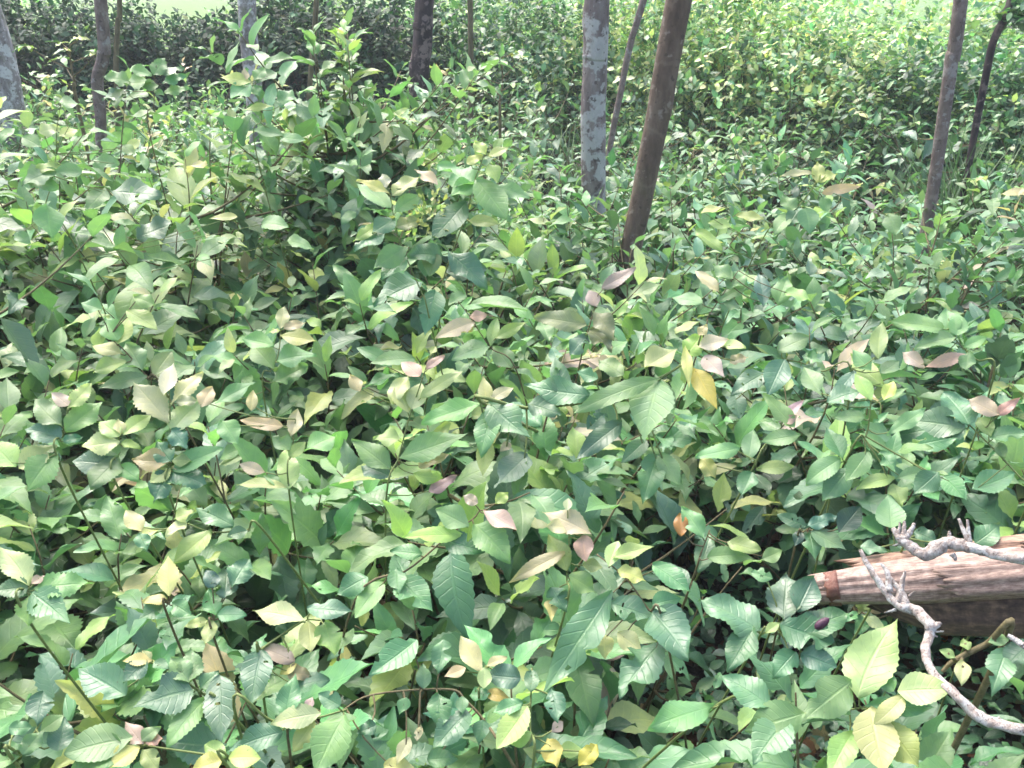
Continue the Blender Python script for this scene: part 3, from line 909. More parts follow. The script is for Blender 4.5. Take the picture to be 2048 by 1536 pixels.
shoot('upright shoot with a mauve tip and olive leaves on a thin dark stem, centre', MM, 2.0,
      [(1510, 260), (1490, 340), (1450, 480), (1400, 680)],
      [(1500, 330, 1455, 235, 90, 'mauve'), (1530, 225, 1735, 125, 75, 'mauve'), (1445, 440, 1142, 392, 115, 'olive'), (1485, 360, 1620, 505, 110, 'olive'),
       (1450, 500, 1350, 610, 120, 'grey'), (1460, 470, 1600, 570, 110, 'olive')], SG, kf=K2)
shoot('long slanting branch with a veined yellow-green hanging leaf and pink tip leaves', MM, 1.6,
      [(2100, 560), (2040, 640), (1880, 745), (1700, 810), (1500, 880), (1100, 925), (850, 905)],
      [(1865, 765, 1770, 1095, 230, 'light'), (1880, 750, 1370, 900, 110, 'light'), (1780, 690, 1970, 580, 135, 'pale'), (1660, 740, 1520, 640, 140, 'light'),
       (1510, 750, 1390, 720, 100, 'fresh'), (1790, 1110, 1660, 1250, 100, 'fresh'), (1860, 1200, 1760, 1455, 145, 'fresh'), (1870, 1195, 1980, 1365, 115, 'light'),
       (1460, 850, 1080, 840, 150, 'fresh'), (1330, 900, 1240, 640, 120, 'grey'), (870, 890, 1060, 1110, 190, 'grey'), (830, 895, 490, 1005, 115, 'light'),
       (900, 930, 810, 1190, 140, 'fresh'), (870, 1110, 825, 1310, 100, 'lime'), (860, 890, 835, 740, 80, 'yellow'), (880, 880, 1000, 790, 70, 'pale'),
       (1100, 900, 1300, 950, 110, 'grey'), (2020, 560, 2040, 790, 60, 'yellow'),
       (2100, 570, 2270, 520, 90, 'pink'), (2130, 620, 2240, 740, 100, 'pink'), (2070, 690, 2200, 915, 110, 'gold'), (2020, 620, 2130, 500, 120, 'lime'),
       (2280, 660, 2380, 620, 90, 'tan'), (2250, 560, 2370, 560, 70, 'pale'), (2100, 500, 2150, 440, 60, 'tan'),
       (1450, 1050, 1540, 960, 110, 'green'), (1650, 1010, 1370, 1210, 120, 'green'), (1000, 1130, 940, 1180, 60, 'pink'), (1100, 1200, 900, 1380, 150, 'grey')],
      SG, kf=K2, foot=(0.55, 2.1), thick=0.0035)
TALL = shoot('tall shoot with broad light green leaves standing up right of the tall sapling', TM, 2.0,
      [(850, 890), (780, 1080), (740, 1250), (600, 1650), (580, 1900)],
      [(785, 1080, 572, 968, 140, 'light'), (795, 1050, 975, 1262, 160, 'light'), (900, 1090, 1105, 1148, 75, 'light'), (850, 905, 795, 825, 65, 'yellow'),
       (870, 915, 978, 862, 50, 'yellow'), (780, 1075, 650, 1140, 110, 'light'), (870, 960, 930, 1060, 80, 'lime'), (740, 960, 830, 905, 50, 'yellow'),
       (740, 1180, 560, 1400, 150, 'fresh'), (750, 1290, 930, 1310, 70, 'pale'), (600, 1500, 400, 1470, 150, 'fresh'), (560, 1480, 520, 1610, 130, 'light'),
       (560, 1700, 510, 1950, 140, 'grey'), (480, 1650, 200, 1770, 150, 'grey'), (620, 1600, 850, 1560, 130, 'grey'), (640, 1480, 860, 1670, 140, 'grey')], SG, kf=K2)
shoot('shoot with yellow, light and pink-tipped leaves in a whorl right of the tall sapling', TM, 1.95,
      [(285, 1070), (300, 1180), (345, 1400), (480, 1720), (520, 1850)],
      [(300, 1215, 92, 1085, 95, 'light'), (290, 1130, 105, 1050, 50, 'yellow'), (305, 1145, 465, 1020, 85, 'yellow'), (320, 1240, 462, 1135, 95, 'light'),
       (270, 1100, 260, 1015, 75, 'pink'), (572, 1080, 448, 985, 65, 'pink'), (250, 1330, 95, 1460, 130, 'fresh'), (330, 1330, 480, 1290, 80, 'lime'),
       (320, 1270, 210, 1370, 140, 'fresh'), (230, 1310, 90, 1410, 70, 'lime'), (400, 1440, 200, 1560, 120, 'light'), (390, 1500, 240, 1620, 110, 'fresh')], SG, kf=K2)
def blossoms(root, px, py, r, n, rad):
    c = at(px, py, r)
    rows = []
    for i in range(n):
        d = rng.normal(0, 1, 3)
        p = c + d * rad * np.array([1, 1, 0.9])
        ax = norm(d + np.array([0, 0, 0.6]))
        nn = norm(np.cross(ax, rng.normal(0, 1, 3)))
        l_ = rng.uniform(0.010, 0.018)
        rows.append((*p, *ax, *nn, l_, l_ * 0.6, *colour(1, {'pale': 3, 'yellow': 2, 'lime': 1})[0], 0.1, 0.2, 0, 0))
    link_mesh('flower_cluster', leaf_mesh('flower_cluster', np.array(rows), 6, 3), M_YOUNG, root)


blossoms(TALL, 858, 425, 1.98, 70, 0.022)
blossoms(TALL, 832, 448, 1.97, 40, 0.016)
# --- middle right
shoot('grey-green shoot slanting in from the right edge with pinkish leaves', MR, 1.62,
      [(1690, 990), (1720, 1020), (1880, 1180), (2040, 1350), (2100, 1400)],
      [(1720, 1020, 1590, 830, 150, 'grey'), (1900, 965, 1710, 885, 95, 'salmon'), (1890, 965, 2010, 858, 55, 'mauve'), (1840, 1100, 2060, 1050, 75, 'fresh'),
       (1850, 1090, 1790, 975, 80, 'lime'), (1705, 1050, 1535, 1090, 90, 'fresh'), (1700, 1040, 1390, 1000, 150, 'grey'), (1740, 1400, 2005, 1330, 120, 'fresh'),
       (1930, 1220, 1880, 1130, 80, 'light')], SG, kf=K2, serr=0.1)
shoot('shoot with twin long grey-green leaves and pale pink tips, middle right', MR, 2.0,
      [(1600, 400), (1640, 520), (1760, 640), (1860, 760)],
      [(1570, 460, 1280, 430, 95, 'light'), (1610, 520, 1590, 340, 110, 'light'), (1640, 510, 1400, 560, 75, 'light'), (1690, 570, 1825, 512, 60, 'light'),
       (1705, 610, 1475, 692, 65, 'pink'), (1460, 690, 1330, 600, 75, 'pink'), (1650, 500, 1670, 380, 100, 'light'), (1720, 590, 1700, 700, 80, 'light')], SG, kf=K2)
shoot('shoot with a mauve folded tip leaf and bright lime lower leaf, middle right', MR, 1.55,
      [(690, 960), (650, 1010), (520, 1150), (440, 1310)],
      [(610, 1010, 745, 875, 55, 'mauve'), (700, 1040, 525, 845, 90, 'light'), (735, 1080, 515, 1130, 95, 'light'), (475, 1285, 690, 1270, 85, 'lime'),
       (450, 1300, 400, 1430, 150, 'fresh'), (640, 1010, 720, 970, 50, 'salmon'), (430, 1230, 460, 1050, 100, 'light'), (150, 1220, 240, 1325, 90, 'yellow'),
       (380, 1160, 130, 1210, 90, 'light')], SG, kf=K2)
shoot('shoot of toothed mid-green leaves with a yellow sprig, middle right', MR, 1.5,
      [(1150, 850), (1140, 950), (1115, 1090), (1000, 1230)],
      [(980, 1220, 890, 1035, 105, 'fresh'), (1130, 1180, 1020, 1345, 110, 'light'), (970, 1225, 755, 1340, 115, 'light'), (1020, 1270, 880, 1465, 130, 'fresh'),
       (1285, 1335, 1060, 1370, 80, 'lime'), (1290, 1340, 1485, 1285, 75, 'light'), (1540, 1300, 1405, 1425, 135, 'fresh'), (1575, 1325, 1690, 1445, 120, 'fresh'),
       (1280, 1370, 1330, 1490, 110, 'lime'), (1110, 980, 935, 965, 70, 'light'), (1150, 880, 1060, 720, 80, 'lime'), (1220, 880, 1280, 770, 70, 'yellow'),
       (1240, 1080, 1480, 940, 80, 'light'), (1200, 1180, 1290, 1290, 80, 'fresh'), (860, 860, 740, 690, 110, 'light'), (890, 890, 1080, 820, 110, 'grey')], SG, kf=K2)
shoot('round insect-holed dull leaf shoot, middle right', MR, 1.72,
      [(650, 640), (740, 660), (860, 710), (1030, 770)],
      [(640, 640, 540, 840, 140, 'grey'), (600, 590, 780, 510, 110, 'light'), (740, 680, 860, 740, 110, 'fresh'), (740, 620, 860, 640, 90, 'fresh'),
       (350, 850, 370, 980, 130, 'grey'), (530, 720, 320, 830, 110, 'green'), (1060, 700, 900, 890, 70, 'grey'), (1230, 800, 1010, 640, 110, 'lime'),
       (1150, 710, 1020, 590, 80, 'light'), (1190, 640, 1180, 430, 90, 'lime'), (1200, 720, 1320, 660, 80, 'light')], SG, kf=K2)
shoot('dark thin shoot slanting up right with light oval leaves, right of the centre', MR, 2.15,
      [(370, 120), (280, 260), (190, 400), (160, 520)],
      [(340, 170, 240, 120, 110, 'light'), (330, 170, 220, 90, 80, 'light'), (260, 250, 110, 120, 70, 'tan'), (300, 220, 420, 130, 90, 'light'),
       (250, 300, 410, 210, 70, 'light'), (160, 310, -10, 270, 80, 'light'), (640, 250, 790, 280, 70, 'lime'), (600, 320, 660, 150, 110, 'light'),
       (520, 330, 500, 130, 90, 'grey'), (280, 310, 380, 330, 80, 'light')], SG, kf=K2)
# --- far shoots
shoot('branch tip with yellow and pale leaves rising before the slim right trunk', TR, 2.6,
      [(830, 1030), (800, 1110), (690, 1240), (500, 1420)],
      [(830, 1070, 850, 950, 70, 'yellow'), (840, 1060, 950, 1020, 60, 'lime'), (800, 1010, 620, 1020, 40, 'tan'), (860, 1130, 1080, 1080, 55, 'tan'),
       (690, 1240, 640, 1140, 80, 'light'), (720, 1230, 660, 1320, 120, 'fresh'), (760, 1220, 800, 1360, 120, 'fresh'), (1060, 1170, 1030, 1210, 100, 'light'),
       (890, 1240, 860, 1150, 70, 'light'), (520, 1280, 360, 1270, 50, 'yellow'), (330, 1330, 200, 1290, 60, 'lime'), (150, 1250, 280, 1205, 45, 'yellow'),
       (120, 1350, 260, 1460, 80, 'lime'), (690, 1250, 560, 1350, 80, 'light'), (1250, 1250, 1290, 1370, 90, 'light')], SG, kf=K2)
shoot('serrated green sapling top rising before the dark hedge', TL, 3.0,
      [(915, 380), (905, 480), (900, 620), (880, 800)],
      [(890, 440, 755, 400, 65, 'light'), (900, 440, 965, 345, 85, 'light'), (950, 430, 1075, 400, 40, 'fresh'), (950, 490, 1085, 440, 55, 'fresh'),
       (930, 500, 825, 510, 90, 'light'), (960, 545, 1100, 515, 45, 'light'), (900, 480, 720, 490, 60, 'light'), (900, 530, 960, 555, 70, 'light'),
       (760, 480, 610, 450, 70, 'light'), (760, 540, 600, 580, 90, 'grey'), (870, 560, 740, 560, 60, 'light'), (720, 520, 660, 620, 90, 'light')], SG, kf=K2, serr=0.16)
shoot('rosette of yellow-tipped light leaves before the pale mossy trunk', TL, 2.7,
      [(1490, 440), (1500, 520), (1530, 700), (1500, 900)],
      [(1470, 480, 1295, 455, 60, 'yellow'), (1490, 470, 1545, 395, 110, 'light'), (1500, 480, 1630, 425, 70, 'light'), (1470, 490, 1360, 575, 130, 'light'),
       (1480, 500, 1520, 560, 90, 'light'), (1640, 630, 1705, 522, 80, 'light'), (1600, 620, 1420, 635, 35, 'yellow'), (1440, 470, 1430, 400, 40, 'tan'),
       (1660, 790, 1480, 760, 60, 'light'), (1640, 800, 1780, 830, 60, 'light')], SG, kf=K2)
shoot('shoot of broad light heart-shaped leaves, upper left', TL, 2.5,
      [(330, 900), (300, 1080), (270, 1250), (420, 1400)],
      [(130, 1060, 335, 1090, 85, 'light'), (275, 1200, 295, 1385, 145, 'light'), (620, 1110, 510, 1230, 150, 'light'), (650, 1120, 930, 1150, 120, 'grey'),
       (90, 1360, 165, 1430, 110, 'light'), (330, 1000, 120, 1060, 90, 'light'), (210, 1000, 370, 960, 50, 'lime'), (330, 600, 480, 610, 100, 'light'),
       (400, 700, 470, 720, 100, 'fresh'), (340, 800, 450, 750, 50, 'yellow'), (230, 780, 350, 740, 90, 'pale'), (700, 960, 540, 940, 70, 'light'),
       (720, 850, 790, 900, 90, 'pale'), (740, 880, 820, 820, 50, 'yellow'), (130, 800, 240, 860, 120, 'light'), (480, 1000, 330, 1010, 80, 'light'),
       (800, 1390, 1020, 1320, 130, 'grey'), (1680, 1410, 1830, 1440, 110, 'light'), (1530, 1310, 1690, 1310, 90, 'light'), (1390, 1270, 1230, 1265, 40, 'yellow')], SG, kf=K2)

# ================================================================== THE TALL SAPLING
def sapling(label, pix, r, leaf, top_mix, nodes, group=None, ln=(0.28, 0.08)):
    pts = [at(px, py, r) for px, py in pix]
    low = pts[-1]
    g = np.array([low[0] + (low[0] - pts[-2][0]) * 0.3, low[1] + 0.05, -0.02])
    path = spline(pts + [g], 60)
    root = empty('sapling', (g[0], g[1], 0))
    tag(root, label, 'sapling', group)
    paths = [(path, np.linspace(0.0025, 0.011, 60))]
    old, new = [], []
    tot = len(path)
    for k in range(nodes):
        f = k / nodes
        i = int(f * 0.62 * tot)
        p = path[i]
        az = k * 2.4 + rng.normal(0, 0.3)
        L = ln[1] + (ln[0] - ln[1]) * min(f * 1.5, 1) * rng.uniform(0.6, 1.1)
        d = np.array([math.cos(az), math.sin(az), 0])
        tt = np.linspace(0, 1, 6)
        bp = p + d * (L * tt)[:, None] + np.array([0, 0, 1.0]) * (L * rng.uniform(0.25, 0.7) * tt ** 1.2)[:, None]
        paths.append((bp, np.linspace(0.0035, 0.0012, 6)))
        m = rng.integers(6, 9)
        tipz = bp[-1]
        for q in range(m):
            a2 = q * 2 * math.pi / m + rng.normal(0, 0.25)
            ax = norm(np.array([math.cos(a2), math.sin(a2), rng.uniform(-0.25, 0.35)]) + 0.35 * d)
            n = norm(np.array([0, 0, 1.0]) + rng.normal(0, 0.25, 3))
            n = norm(n - ax * (n @ ax))
            inn = q < 2 and f < 0.6
            l_ = leaf * rng.uniform(0.55, 1.1) * (0.6 if inn else 1)
            b = tipz - d * 0.03 * rng.random() * q / m
            row = (*b, *ax, *n, l_, l_ * rng.uniform(0.38, 0.5), *colour(1, top_mix if (inn or rng.random() < 0.35 * (1 - f)) else {'fresh': 1.5, 'light': 6, 'lime': 1.5})[0],
                   rng.normal(0.25, 0.1), rng.uniform(0.1, 0.35), 0.08, 0.1)
            (new if inn else old).append(row)
    tubes('stem', paths, M_STEM, root, 8)
    link_mesh('foliage', leaf_mesh('foliage', np.array(old), 9, 3), M_LEAF, root)
    link_mesh('young_leaves', leaf_mesh('young_leaves', np.array(new), 9, 3), M_YOUNG, root)
    for row in old + new:
        pass
    return root


sapling('thin sapling with pale yellow-green tufts before the dark hedge, by the kinked trunk',
        [(140, 90), (142, 130), (150, 170), (155, 210)], 5.2, 0.075, {'lime': 3, 'yellow': 3}, 8, ln=(0.22, 0.08))
sapling('small-leaved sapling with yellowish tufts before the lichened trunk',
        [(1003, 115), (1005, 160), (1000, 200), (1000, 250)], 5.0, 0.08, {'lime': 3, 'pale': 3}, 8, ln=(0.2, 0.08))

# ================================================================== THE THICKET: filler shrubs
def canopy(x, y):
    h = 0.74
    h += 0.32 * math.exp(-((x + 0.30) / 0.55) ** 2 - ((y - 2.4) / 0.45) ** 2)
    h -= 0.30 * math.exp(-((x + 0.65) / 0.55) ** 4 - ((y - 1.84) / 0.17) ** 4)
    h += 0.44 * math.exp(-((x + 1.6) / 0.75) ** 2 - ((y - 2.9) / 0.9) ** 2)
    h -= 0.07 * math.exp(-((x - 1.6) / 1.0) ** 2 - ((y - 3.2) / 1.2) ** 2)
    h += 0.06 * min(max((y - 3.6) / 2.0, 0), 1) * (1 if x < 0.8 else 0.3)
    h -= 0.06 * math.exp(-((y - 0.6) / 0.35) ** 2)
    return h


def gap(x, y):
    """1 in the bare hollow beside and under the dry stalk and a small one at the left"""
    a = math.exp(-((x - 0.55) / 0.30) ** 4 - ((y - 1.62) / 0.24) ** 4)
    b = math.exp(-((x - 0.72) / 0.50) ** 4 - ((y - 1.30) / 0.34) ** 4)
    c = math.exp(-((x + 0.52) / 0.24) ** 4 - ((y - 1.08) / 0.14) ** 4)
    return max(a, b, 0.9 * c)


ZONES = {
    'front_left': 'green serrated shrub of the front rows at the bottom left, under the shoots',
    'front_mid': 'glossy green shrub of the front rows at the bottom middle, under the shoots',
    'front_right': 'low dark green shrub around the hollow by the dry stalk, lower right',
    'mid_left': 'yellow-tipped shrub of the bright middle left, before the kinked brown trunk',
    'mid_mid': 'mid-green shrub of the middle, between the tall sapling and the leaning brown trunk',
    'mid_right': 'grey-green shrub of the middle right, between the leaning trunk and the slim right trunk',
    'back_left': 'pale small shrub far left, between the kinked trunk and the dark hedge',
    'back_mid': 'pale small shrub far back around the feet of the mossy and lichened trunks',
    'back_right': 'silvery green small shrub far right, behind the leaning trunk and before the bright bushes',
}
GROUPS = {k: 'thicket shrubs, ' + k.replace('_', ' ') for k in ZONES}
TUFT_AT = [(1928, 430, 0.40), (1958, 340, 0.40), (420, 235, 0.35), (1125, 335, 0.40), (1480, 280, 0.35)]
TUFT_XY = [tuple((CAMP + ray(a, b) * ((c - CAM_Z) / ray(a, b)[2]))[:2]) for a, b, c in TUFT_AT]
cnt = {}
y = 0.50
row = 0
while y < 7.9:
    step = 0.31 if y < 1.2 else 0.36 if y < 2.4 else 0.44 if y < 4 else 0.54
    half = 0.62 * (y + 0.35) + 0.35
    x = -half + (step / 2 if row % 2 else 0)
    while x < half:
        sx, sy = x + rng.normal(0, step * 0.17), y + rng.normal(0, step * 0.15)
        x += step
        gq = gap(sx, sy)
        if gq > 0.35 and rng.random() < 0.82:
            continue
        H = canopy(sx, sy) * rng.uniform(0.82, 1.10) * (1 + 0.17 * math.sin(sx * 6.1 + 1.7) * math.sin(sy * 5.3 + 0.6))
        leaf, nst, br = (0.168 if sy < 1.7 else 0.160), 5, 3
        if sy > 2.6:
            leaf = 0.160 - 0.014 * min(sy - 2.6, 3.2)
        if gq > 0.3:
            H *= 1 - 0.74 * gq
            leaf *= 0.72
            nst = 3
        if any(math.hypot(sx - tx * q, sy - ty * q) < 0.26 for tx, ty in TUFT_XY for q in (1.0, 0.92)):
            continue
        left = math.exp(-((sx + 1.0) / 0.9) ** 2)
        ysh = 0.08 + 0.55 * left * min(max((sy - 1.0) / 0.8, 0), 1) + 0.12 * min(max((sy - 3.5) / 2, 0), 1)
        d = math.hypot(math.hypot(sx, sy), 1.6 - H)
        spc = 0.040 if sy < 1.7 else 0.038 if sy < 4 else 0.038
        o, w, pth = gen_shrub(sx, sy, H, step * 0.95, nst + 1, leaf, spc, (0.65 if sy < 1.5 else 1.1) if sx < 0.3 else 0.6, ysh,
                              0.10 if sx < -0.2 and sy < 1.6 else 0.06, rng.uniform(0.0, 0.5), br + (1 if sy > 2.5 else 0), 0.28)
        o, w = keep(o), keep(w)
        band = 'front' if sy < 1.45 else 'mid' if sy < 3.7 else 'back'
        px = float(proj(np.array([[sx, sy, H]]))[0][0])
        zone = band + ('_left' if px < 680 else '_mid' if px < 1330 else '_right')
        if gq > 0.3:
            zone = 'front_right' if sx > 0 else 'front_left'
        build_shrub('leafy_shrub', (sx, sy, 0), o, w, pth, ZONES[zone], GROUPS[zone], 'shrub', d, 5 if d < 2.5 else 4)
        cnt[zone] = cnt.get(zone, 0) + 1
    y += step * 0.86
    row += 1
print('shrubs', sum(cnt.values()), cnt)

# saplings rising above the thicket, and the shrubs that hide the trunk feet
def tall_sapling(label, px, py, r, H, spread, leaf, ys):
    p = at(px, py, r)
    O, W, PP = [], [], []
    for f_, n_ in ((1.0, 3), (0.94, 4), (0.86, 4), (0.76, 4), (0.66, 4), (0.56, 4)):
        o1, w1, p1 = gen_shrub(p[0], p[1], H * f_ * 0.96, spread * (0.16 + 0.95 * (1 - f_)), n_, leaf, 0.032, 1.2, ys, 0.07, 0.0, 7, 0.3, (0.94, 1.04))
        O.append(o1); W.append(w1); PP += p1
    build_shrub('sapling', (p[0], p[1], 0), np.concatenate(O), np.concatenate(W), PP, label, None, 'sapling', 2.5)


tall_sapling('tall bushy sapling with light leaves from top to bottom, taller than all shrubs around it', 706, 420, 3.3, 1.54, 0.36, 0.125, 0.70)
tall_sapling('shorter yellowish sapling just right of the tall bushy one, before the blackish trunk', 815, 330, 3.4, 1.18, 0.22, 0.115, 0.45)
for k_, (px, yd, H) in enumerate(((1240, 2.86, 0.80), (1300, 2.9, 0.76), (1150, 3.55, 0.86), (1215, 3.6, 0.86), (1830, 3.2, 0.78), (1900, 3.15, 0.72), (500, 4.9, 0.86), (560, 5.0, 0.84))):
    q = at_y(px, 420, yd)
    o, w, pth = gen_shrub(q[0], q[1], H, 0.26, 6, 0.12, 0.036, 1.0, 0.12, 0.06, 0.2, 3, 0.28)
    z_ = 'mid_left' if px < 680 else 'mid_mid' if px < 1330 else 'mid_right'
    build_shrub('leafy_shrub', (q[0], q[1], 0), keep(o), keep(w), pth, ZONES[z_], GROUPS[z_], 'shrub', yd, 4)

# ================================================================== HEDGE AND BUSHES BEHIND
M_HEDGE = leaf_material('hedge leaf', 0.6, 0.22, 0.2, 0.25)


def bush(name, label, cat, c, rx, ry, h, n, leaf, mix, group=None, low=0.1, seed_h=1.0, stems=9, dense=0.55):
    c = np.asarray(c, float)
    root = empty(name, (c[0], c[1], 0))
    tag(root, label, cat, group)
    paths, rows = [], []
    lobes = []
    for i in range(stems):
        a = rng.uniform(0, 6.28)
        q = math.sqrt(rng.random())
        tip = np.array([c[0] + rx * q * math.cos(a), c[1] + ry * q * math.sin(a), h * rng.uniform(0.6, 1.0) * (1 - 0.25 * q * q)])
        b = np.array([c[0] + 0.35 * rx * q * math.cos(a), c[1] + 0.35 * ry * q * math.sin(a), -0.02])
        m_ = (b + tip) / 2 + rng.normal(0, 0.05, 3)
        p = spline([b, m_, tip], 8)
        paths.append((p, np.linspace(0.012, 0.003, 8)))
        for k in range(4):
            e = p[rng.integers(3, 7)] + np.array([rng.normal(0, 0.22), rng.normal(0, 0.22), rng.uniform(-0.05, 0.25)])
            e[2] = min(max(e[2], low * h), h * 1.05)
            paths.append((spline([p[rng.integers(2, 5)], e], 4), np.linspace(0.005, 0.002, 4)))
            lobes.append(e)
        lobes.append(tip)
    lobes = np.array(lobes)
    # twiglets: leaves sit along short sprays about the lobes
    ns = n // 7
    li = rng.integers(0, len(lobes), ns)
    sp = lobes[li] + rng.normal(0, 1, (ns, 3)) * np.array([0.16, 0.16, 0.11]) * dense / 0.55
    u1 = rng.random(ns)
    a = rng.uniform(0, 6.28, ns)
    shell = np.stack([c[0] + rx * np.cos(a) * u1 ** 0.25, c[1] + ry * np.sin(a) * u1 ** 0.25, h * (low + (1 - low) * rng.random(ns) ** 0.8)], -1)
    shell[:, :2] = c[:2] + (shell[:, :2] - c[:2]) * (1 - 0.3 * (shell[:, 2:3] / h) ** 3)
    pick = rng.random(ns) < 0.45
    sp[pick] = shell[pick]
    sp[:, 2] = np.clip(sp[:, 2], low * h * 0.6, h * 1.12)
    outd = sp - np.array([c[0], c[1], h * 0.35])
    outd = norm(outd / np.array([rx, ry, h * 0.7]))
    dirs = norm(outd + np.array([0, 0, 0.5]) + rng.normal(0, 0.5, (ns, 3)))
    hue = rng.normal(0, 0.22, ns)
    for k in range(7):
        pos = sp + dirs * (leaf * 0.45 * (k - 3)) [..., None] if False else sp + dirs * (leaf * 0.45 * (k - 3))
        rnd = norm(rng.normal(0, 1, (ns, 3)))
        ax = norm(np.cross(dirs, rnd) + 0.45 * dirs)
        nn = norm(np.array([0, 0, 0.9]) + 0.5 * outd + rng.normal(0, 0.4, (ns, 3)))
        nn = norm(nn - ax * np.sum(nn * ax, 1, keepdims=True))
        L = leaf * rng.uniform(0.6, 1.25, ns)
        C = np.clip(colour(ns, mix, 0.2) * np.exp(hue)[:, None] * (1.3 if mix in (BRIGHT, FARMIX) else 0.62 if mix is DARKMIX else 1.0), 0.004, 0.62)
        rows.append(np.concatenate([pos, ax, nn, L[:, None], (L * rng.uniform(0.42, 0.6, ns))[:, None], C,
                                    rng.normal(0.2, 0.1, (ns, 1)), rng.uniform(0, 0.3, (ns, 1)), np.zeros((ns, 2))], 1))
    A = np.concatenate(rows)
    tubes('stem', paths, M_STEM, root, 4)
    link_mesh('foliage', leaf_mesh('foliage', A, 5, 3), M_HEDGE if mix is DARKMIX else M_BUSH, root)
    return root


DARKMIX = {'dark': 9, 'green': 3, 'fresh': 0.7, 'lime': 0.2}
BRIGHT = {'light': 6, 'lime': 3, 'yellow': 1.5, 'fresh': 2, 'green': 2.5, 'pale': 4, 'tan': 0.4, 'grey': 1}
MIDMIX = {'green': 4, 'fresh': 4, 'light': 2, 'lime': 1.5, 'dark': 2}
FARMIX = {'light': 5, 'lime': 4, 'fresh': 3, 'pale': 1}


def xat(px, yd):
    return float(at_y(px, 120, yd)[0])


HG = 'bushes of the dark hedge at the back left'
for px, h, lab in ((-40, 1.25, 'dark hedge bush behind the whitish trunk at the left edge'),
                   (90, 1.30, 'dark hedge bush behind the thin yellow-tufted sapling'),
                   (215, 1.22, 'dark hedge bush behind the kinked brown trunk'),
                   (340, 1.08, 'lowest dark hedge bush, bright lawn above it, left of the mossy trunk'),
                   (455, 1.12, 'dark hedge bush just behind the pale mossy trunk'),
                   (570, 1.34, 'tall dark hedge bush right of the pale mossy trunk'),
                   (690, 1.28, 'dark hedge bush hidden behind the tall sapling'),
                   (800, 1.30, 'dark hedge bush around the foot of the blackish trunk')):
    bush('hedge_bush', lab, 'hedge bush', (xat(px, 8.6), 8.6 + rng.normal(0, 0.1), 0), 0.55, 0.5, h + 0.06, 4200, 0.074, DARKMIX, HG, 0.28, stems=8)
BG = 'sunny small-leaved bushes at the back right'
for px, yd, h, rx, n, mix, lab in (
        (905, 8.3, 1.45, 0.5, 3800, MIDMIX, 'leafy green bush between the blackish trunk and the olive stem'),
        (1020, 8.0, 1.45, 0.55, 4200, MIDMIX, 'leafy bush with yellowish tips left of the lichened trunk'),
        (1120, 7.7, 1.45, 0.5, 3800, MIDMIX, 'green bush directly behind the lichened trunk'),
        (1240, 7.8, 1.5, 0.55, 4200, BRIGHT, 'bright bush behind the thin slanting stem'),
        (1375, 7.6, 1.48, 0.55, 4600, BRIGHT, 'speckled yellow-green bush right of the leaning brown trunk'),
        (1500, 7.3, 1.42, 0.55, 4600, BRIGHT, 'speckled yellow-green bush with pale bare stalks below it'),
        (1620, 7.0, 1.30, 0.5, 4200, BRIGHT, 'speckled yellow bush left of the slim right trunk'),
        (1745, 6.6, 1.18, 0.5, 4200, BRIGHT, 'lower speckled bush with reddish dark gaps beneath it'),
        (1870, 6.3, 1.08, 0.5, 3800, MIDMIX, 'green bush directly behind the slim right trunk'),
        (1985, 6.0, 1.10, 0.5, 3800, MIDMIX, 'green bush behind the crooked dark stem'),
        (2110, 5.7, 1.12, 0.5, 3600, MIDMIX, 'green bush at the right edge beyond the crooked dark stem')):
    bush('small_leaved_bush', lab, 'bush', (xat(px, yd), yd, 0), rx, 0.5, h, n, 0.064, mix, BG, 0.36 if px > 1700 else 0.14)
FG = 'pale bushes beyond the first row'
for px, yd, h, rx, lab in (
        (30, 10.6, 1.36, 0.75, 'pale bush beyond the dark hedge at the far left'),
        (640, 10.8, 1.5, 0.7, 'pale bush beyond the hedge, behind the thin olive stem'),
        (900, 10.8, 1.62, 0.8, 'bright lime bush high behind the blackish trunk'),
        (1080, 10.6, 1.65, 0.8, 'bright lime bush high behind the lichened trunk'),
        (1270, 10.6, 1.62, 0.8, 'pale lime bush high behind the leaning trunk'),
        (1470, 10.2, 1.55, 0.8, 'pale yellow bush at the top, right of the leaning trunk'),
        (1660, 9.8, 1.42, 0.8, 'pale green bush at the top before the thin pale sapling stem'),
        (1850, 9.3, 1.38, 0.8, 'pale green bush at the top behind the slim right trunk'),
        (2030, 8.8, 1.36, 0.8, 'pale green bush in the top right corner')):
    bush('pale_bush', lab, 'bush', (xat(px, yd), yd, 0), rx, 0.6, h, 3800, 0.075, FARMIX, FG, 0.1)

# leaves at the top of the crooked dark stem
rows = []
ctr = at_y(2036, 22, 4.68)
for i in range(160):
    p = ctr + rng.normal(0, 1, 3) * np.array([0.06, 0.10, 0.045])
    ax = norm(rng.normal(0, 1, 3) * np.array([1, 1, 0.5]))
    n = norm(np.array([0, 0, 1]) + rng.normal(0, 0.4, 3))
    n = norm(n - ax * (n @ ax))
    l_ = 0.07 * rng.uniform(0.7, 1.2)
    rows.append((*p, *ax, *n, l_, l_ * 0.5, *colour(1, MIDMIX)[0], 0.2, 0.2, 0.05, 0.1))
link_mesh('crown', leaf_mesh('crown', np.array(rows), 6, 3), M_BUSH, t11)

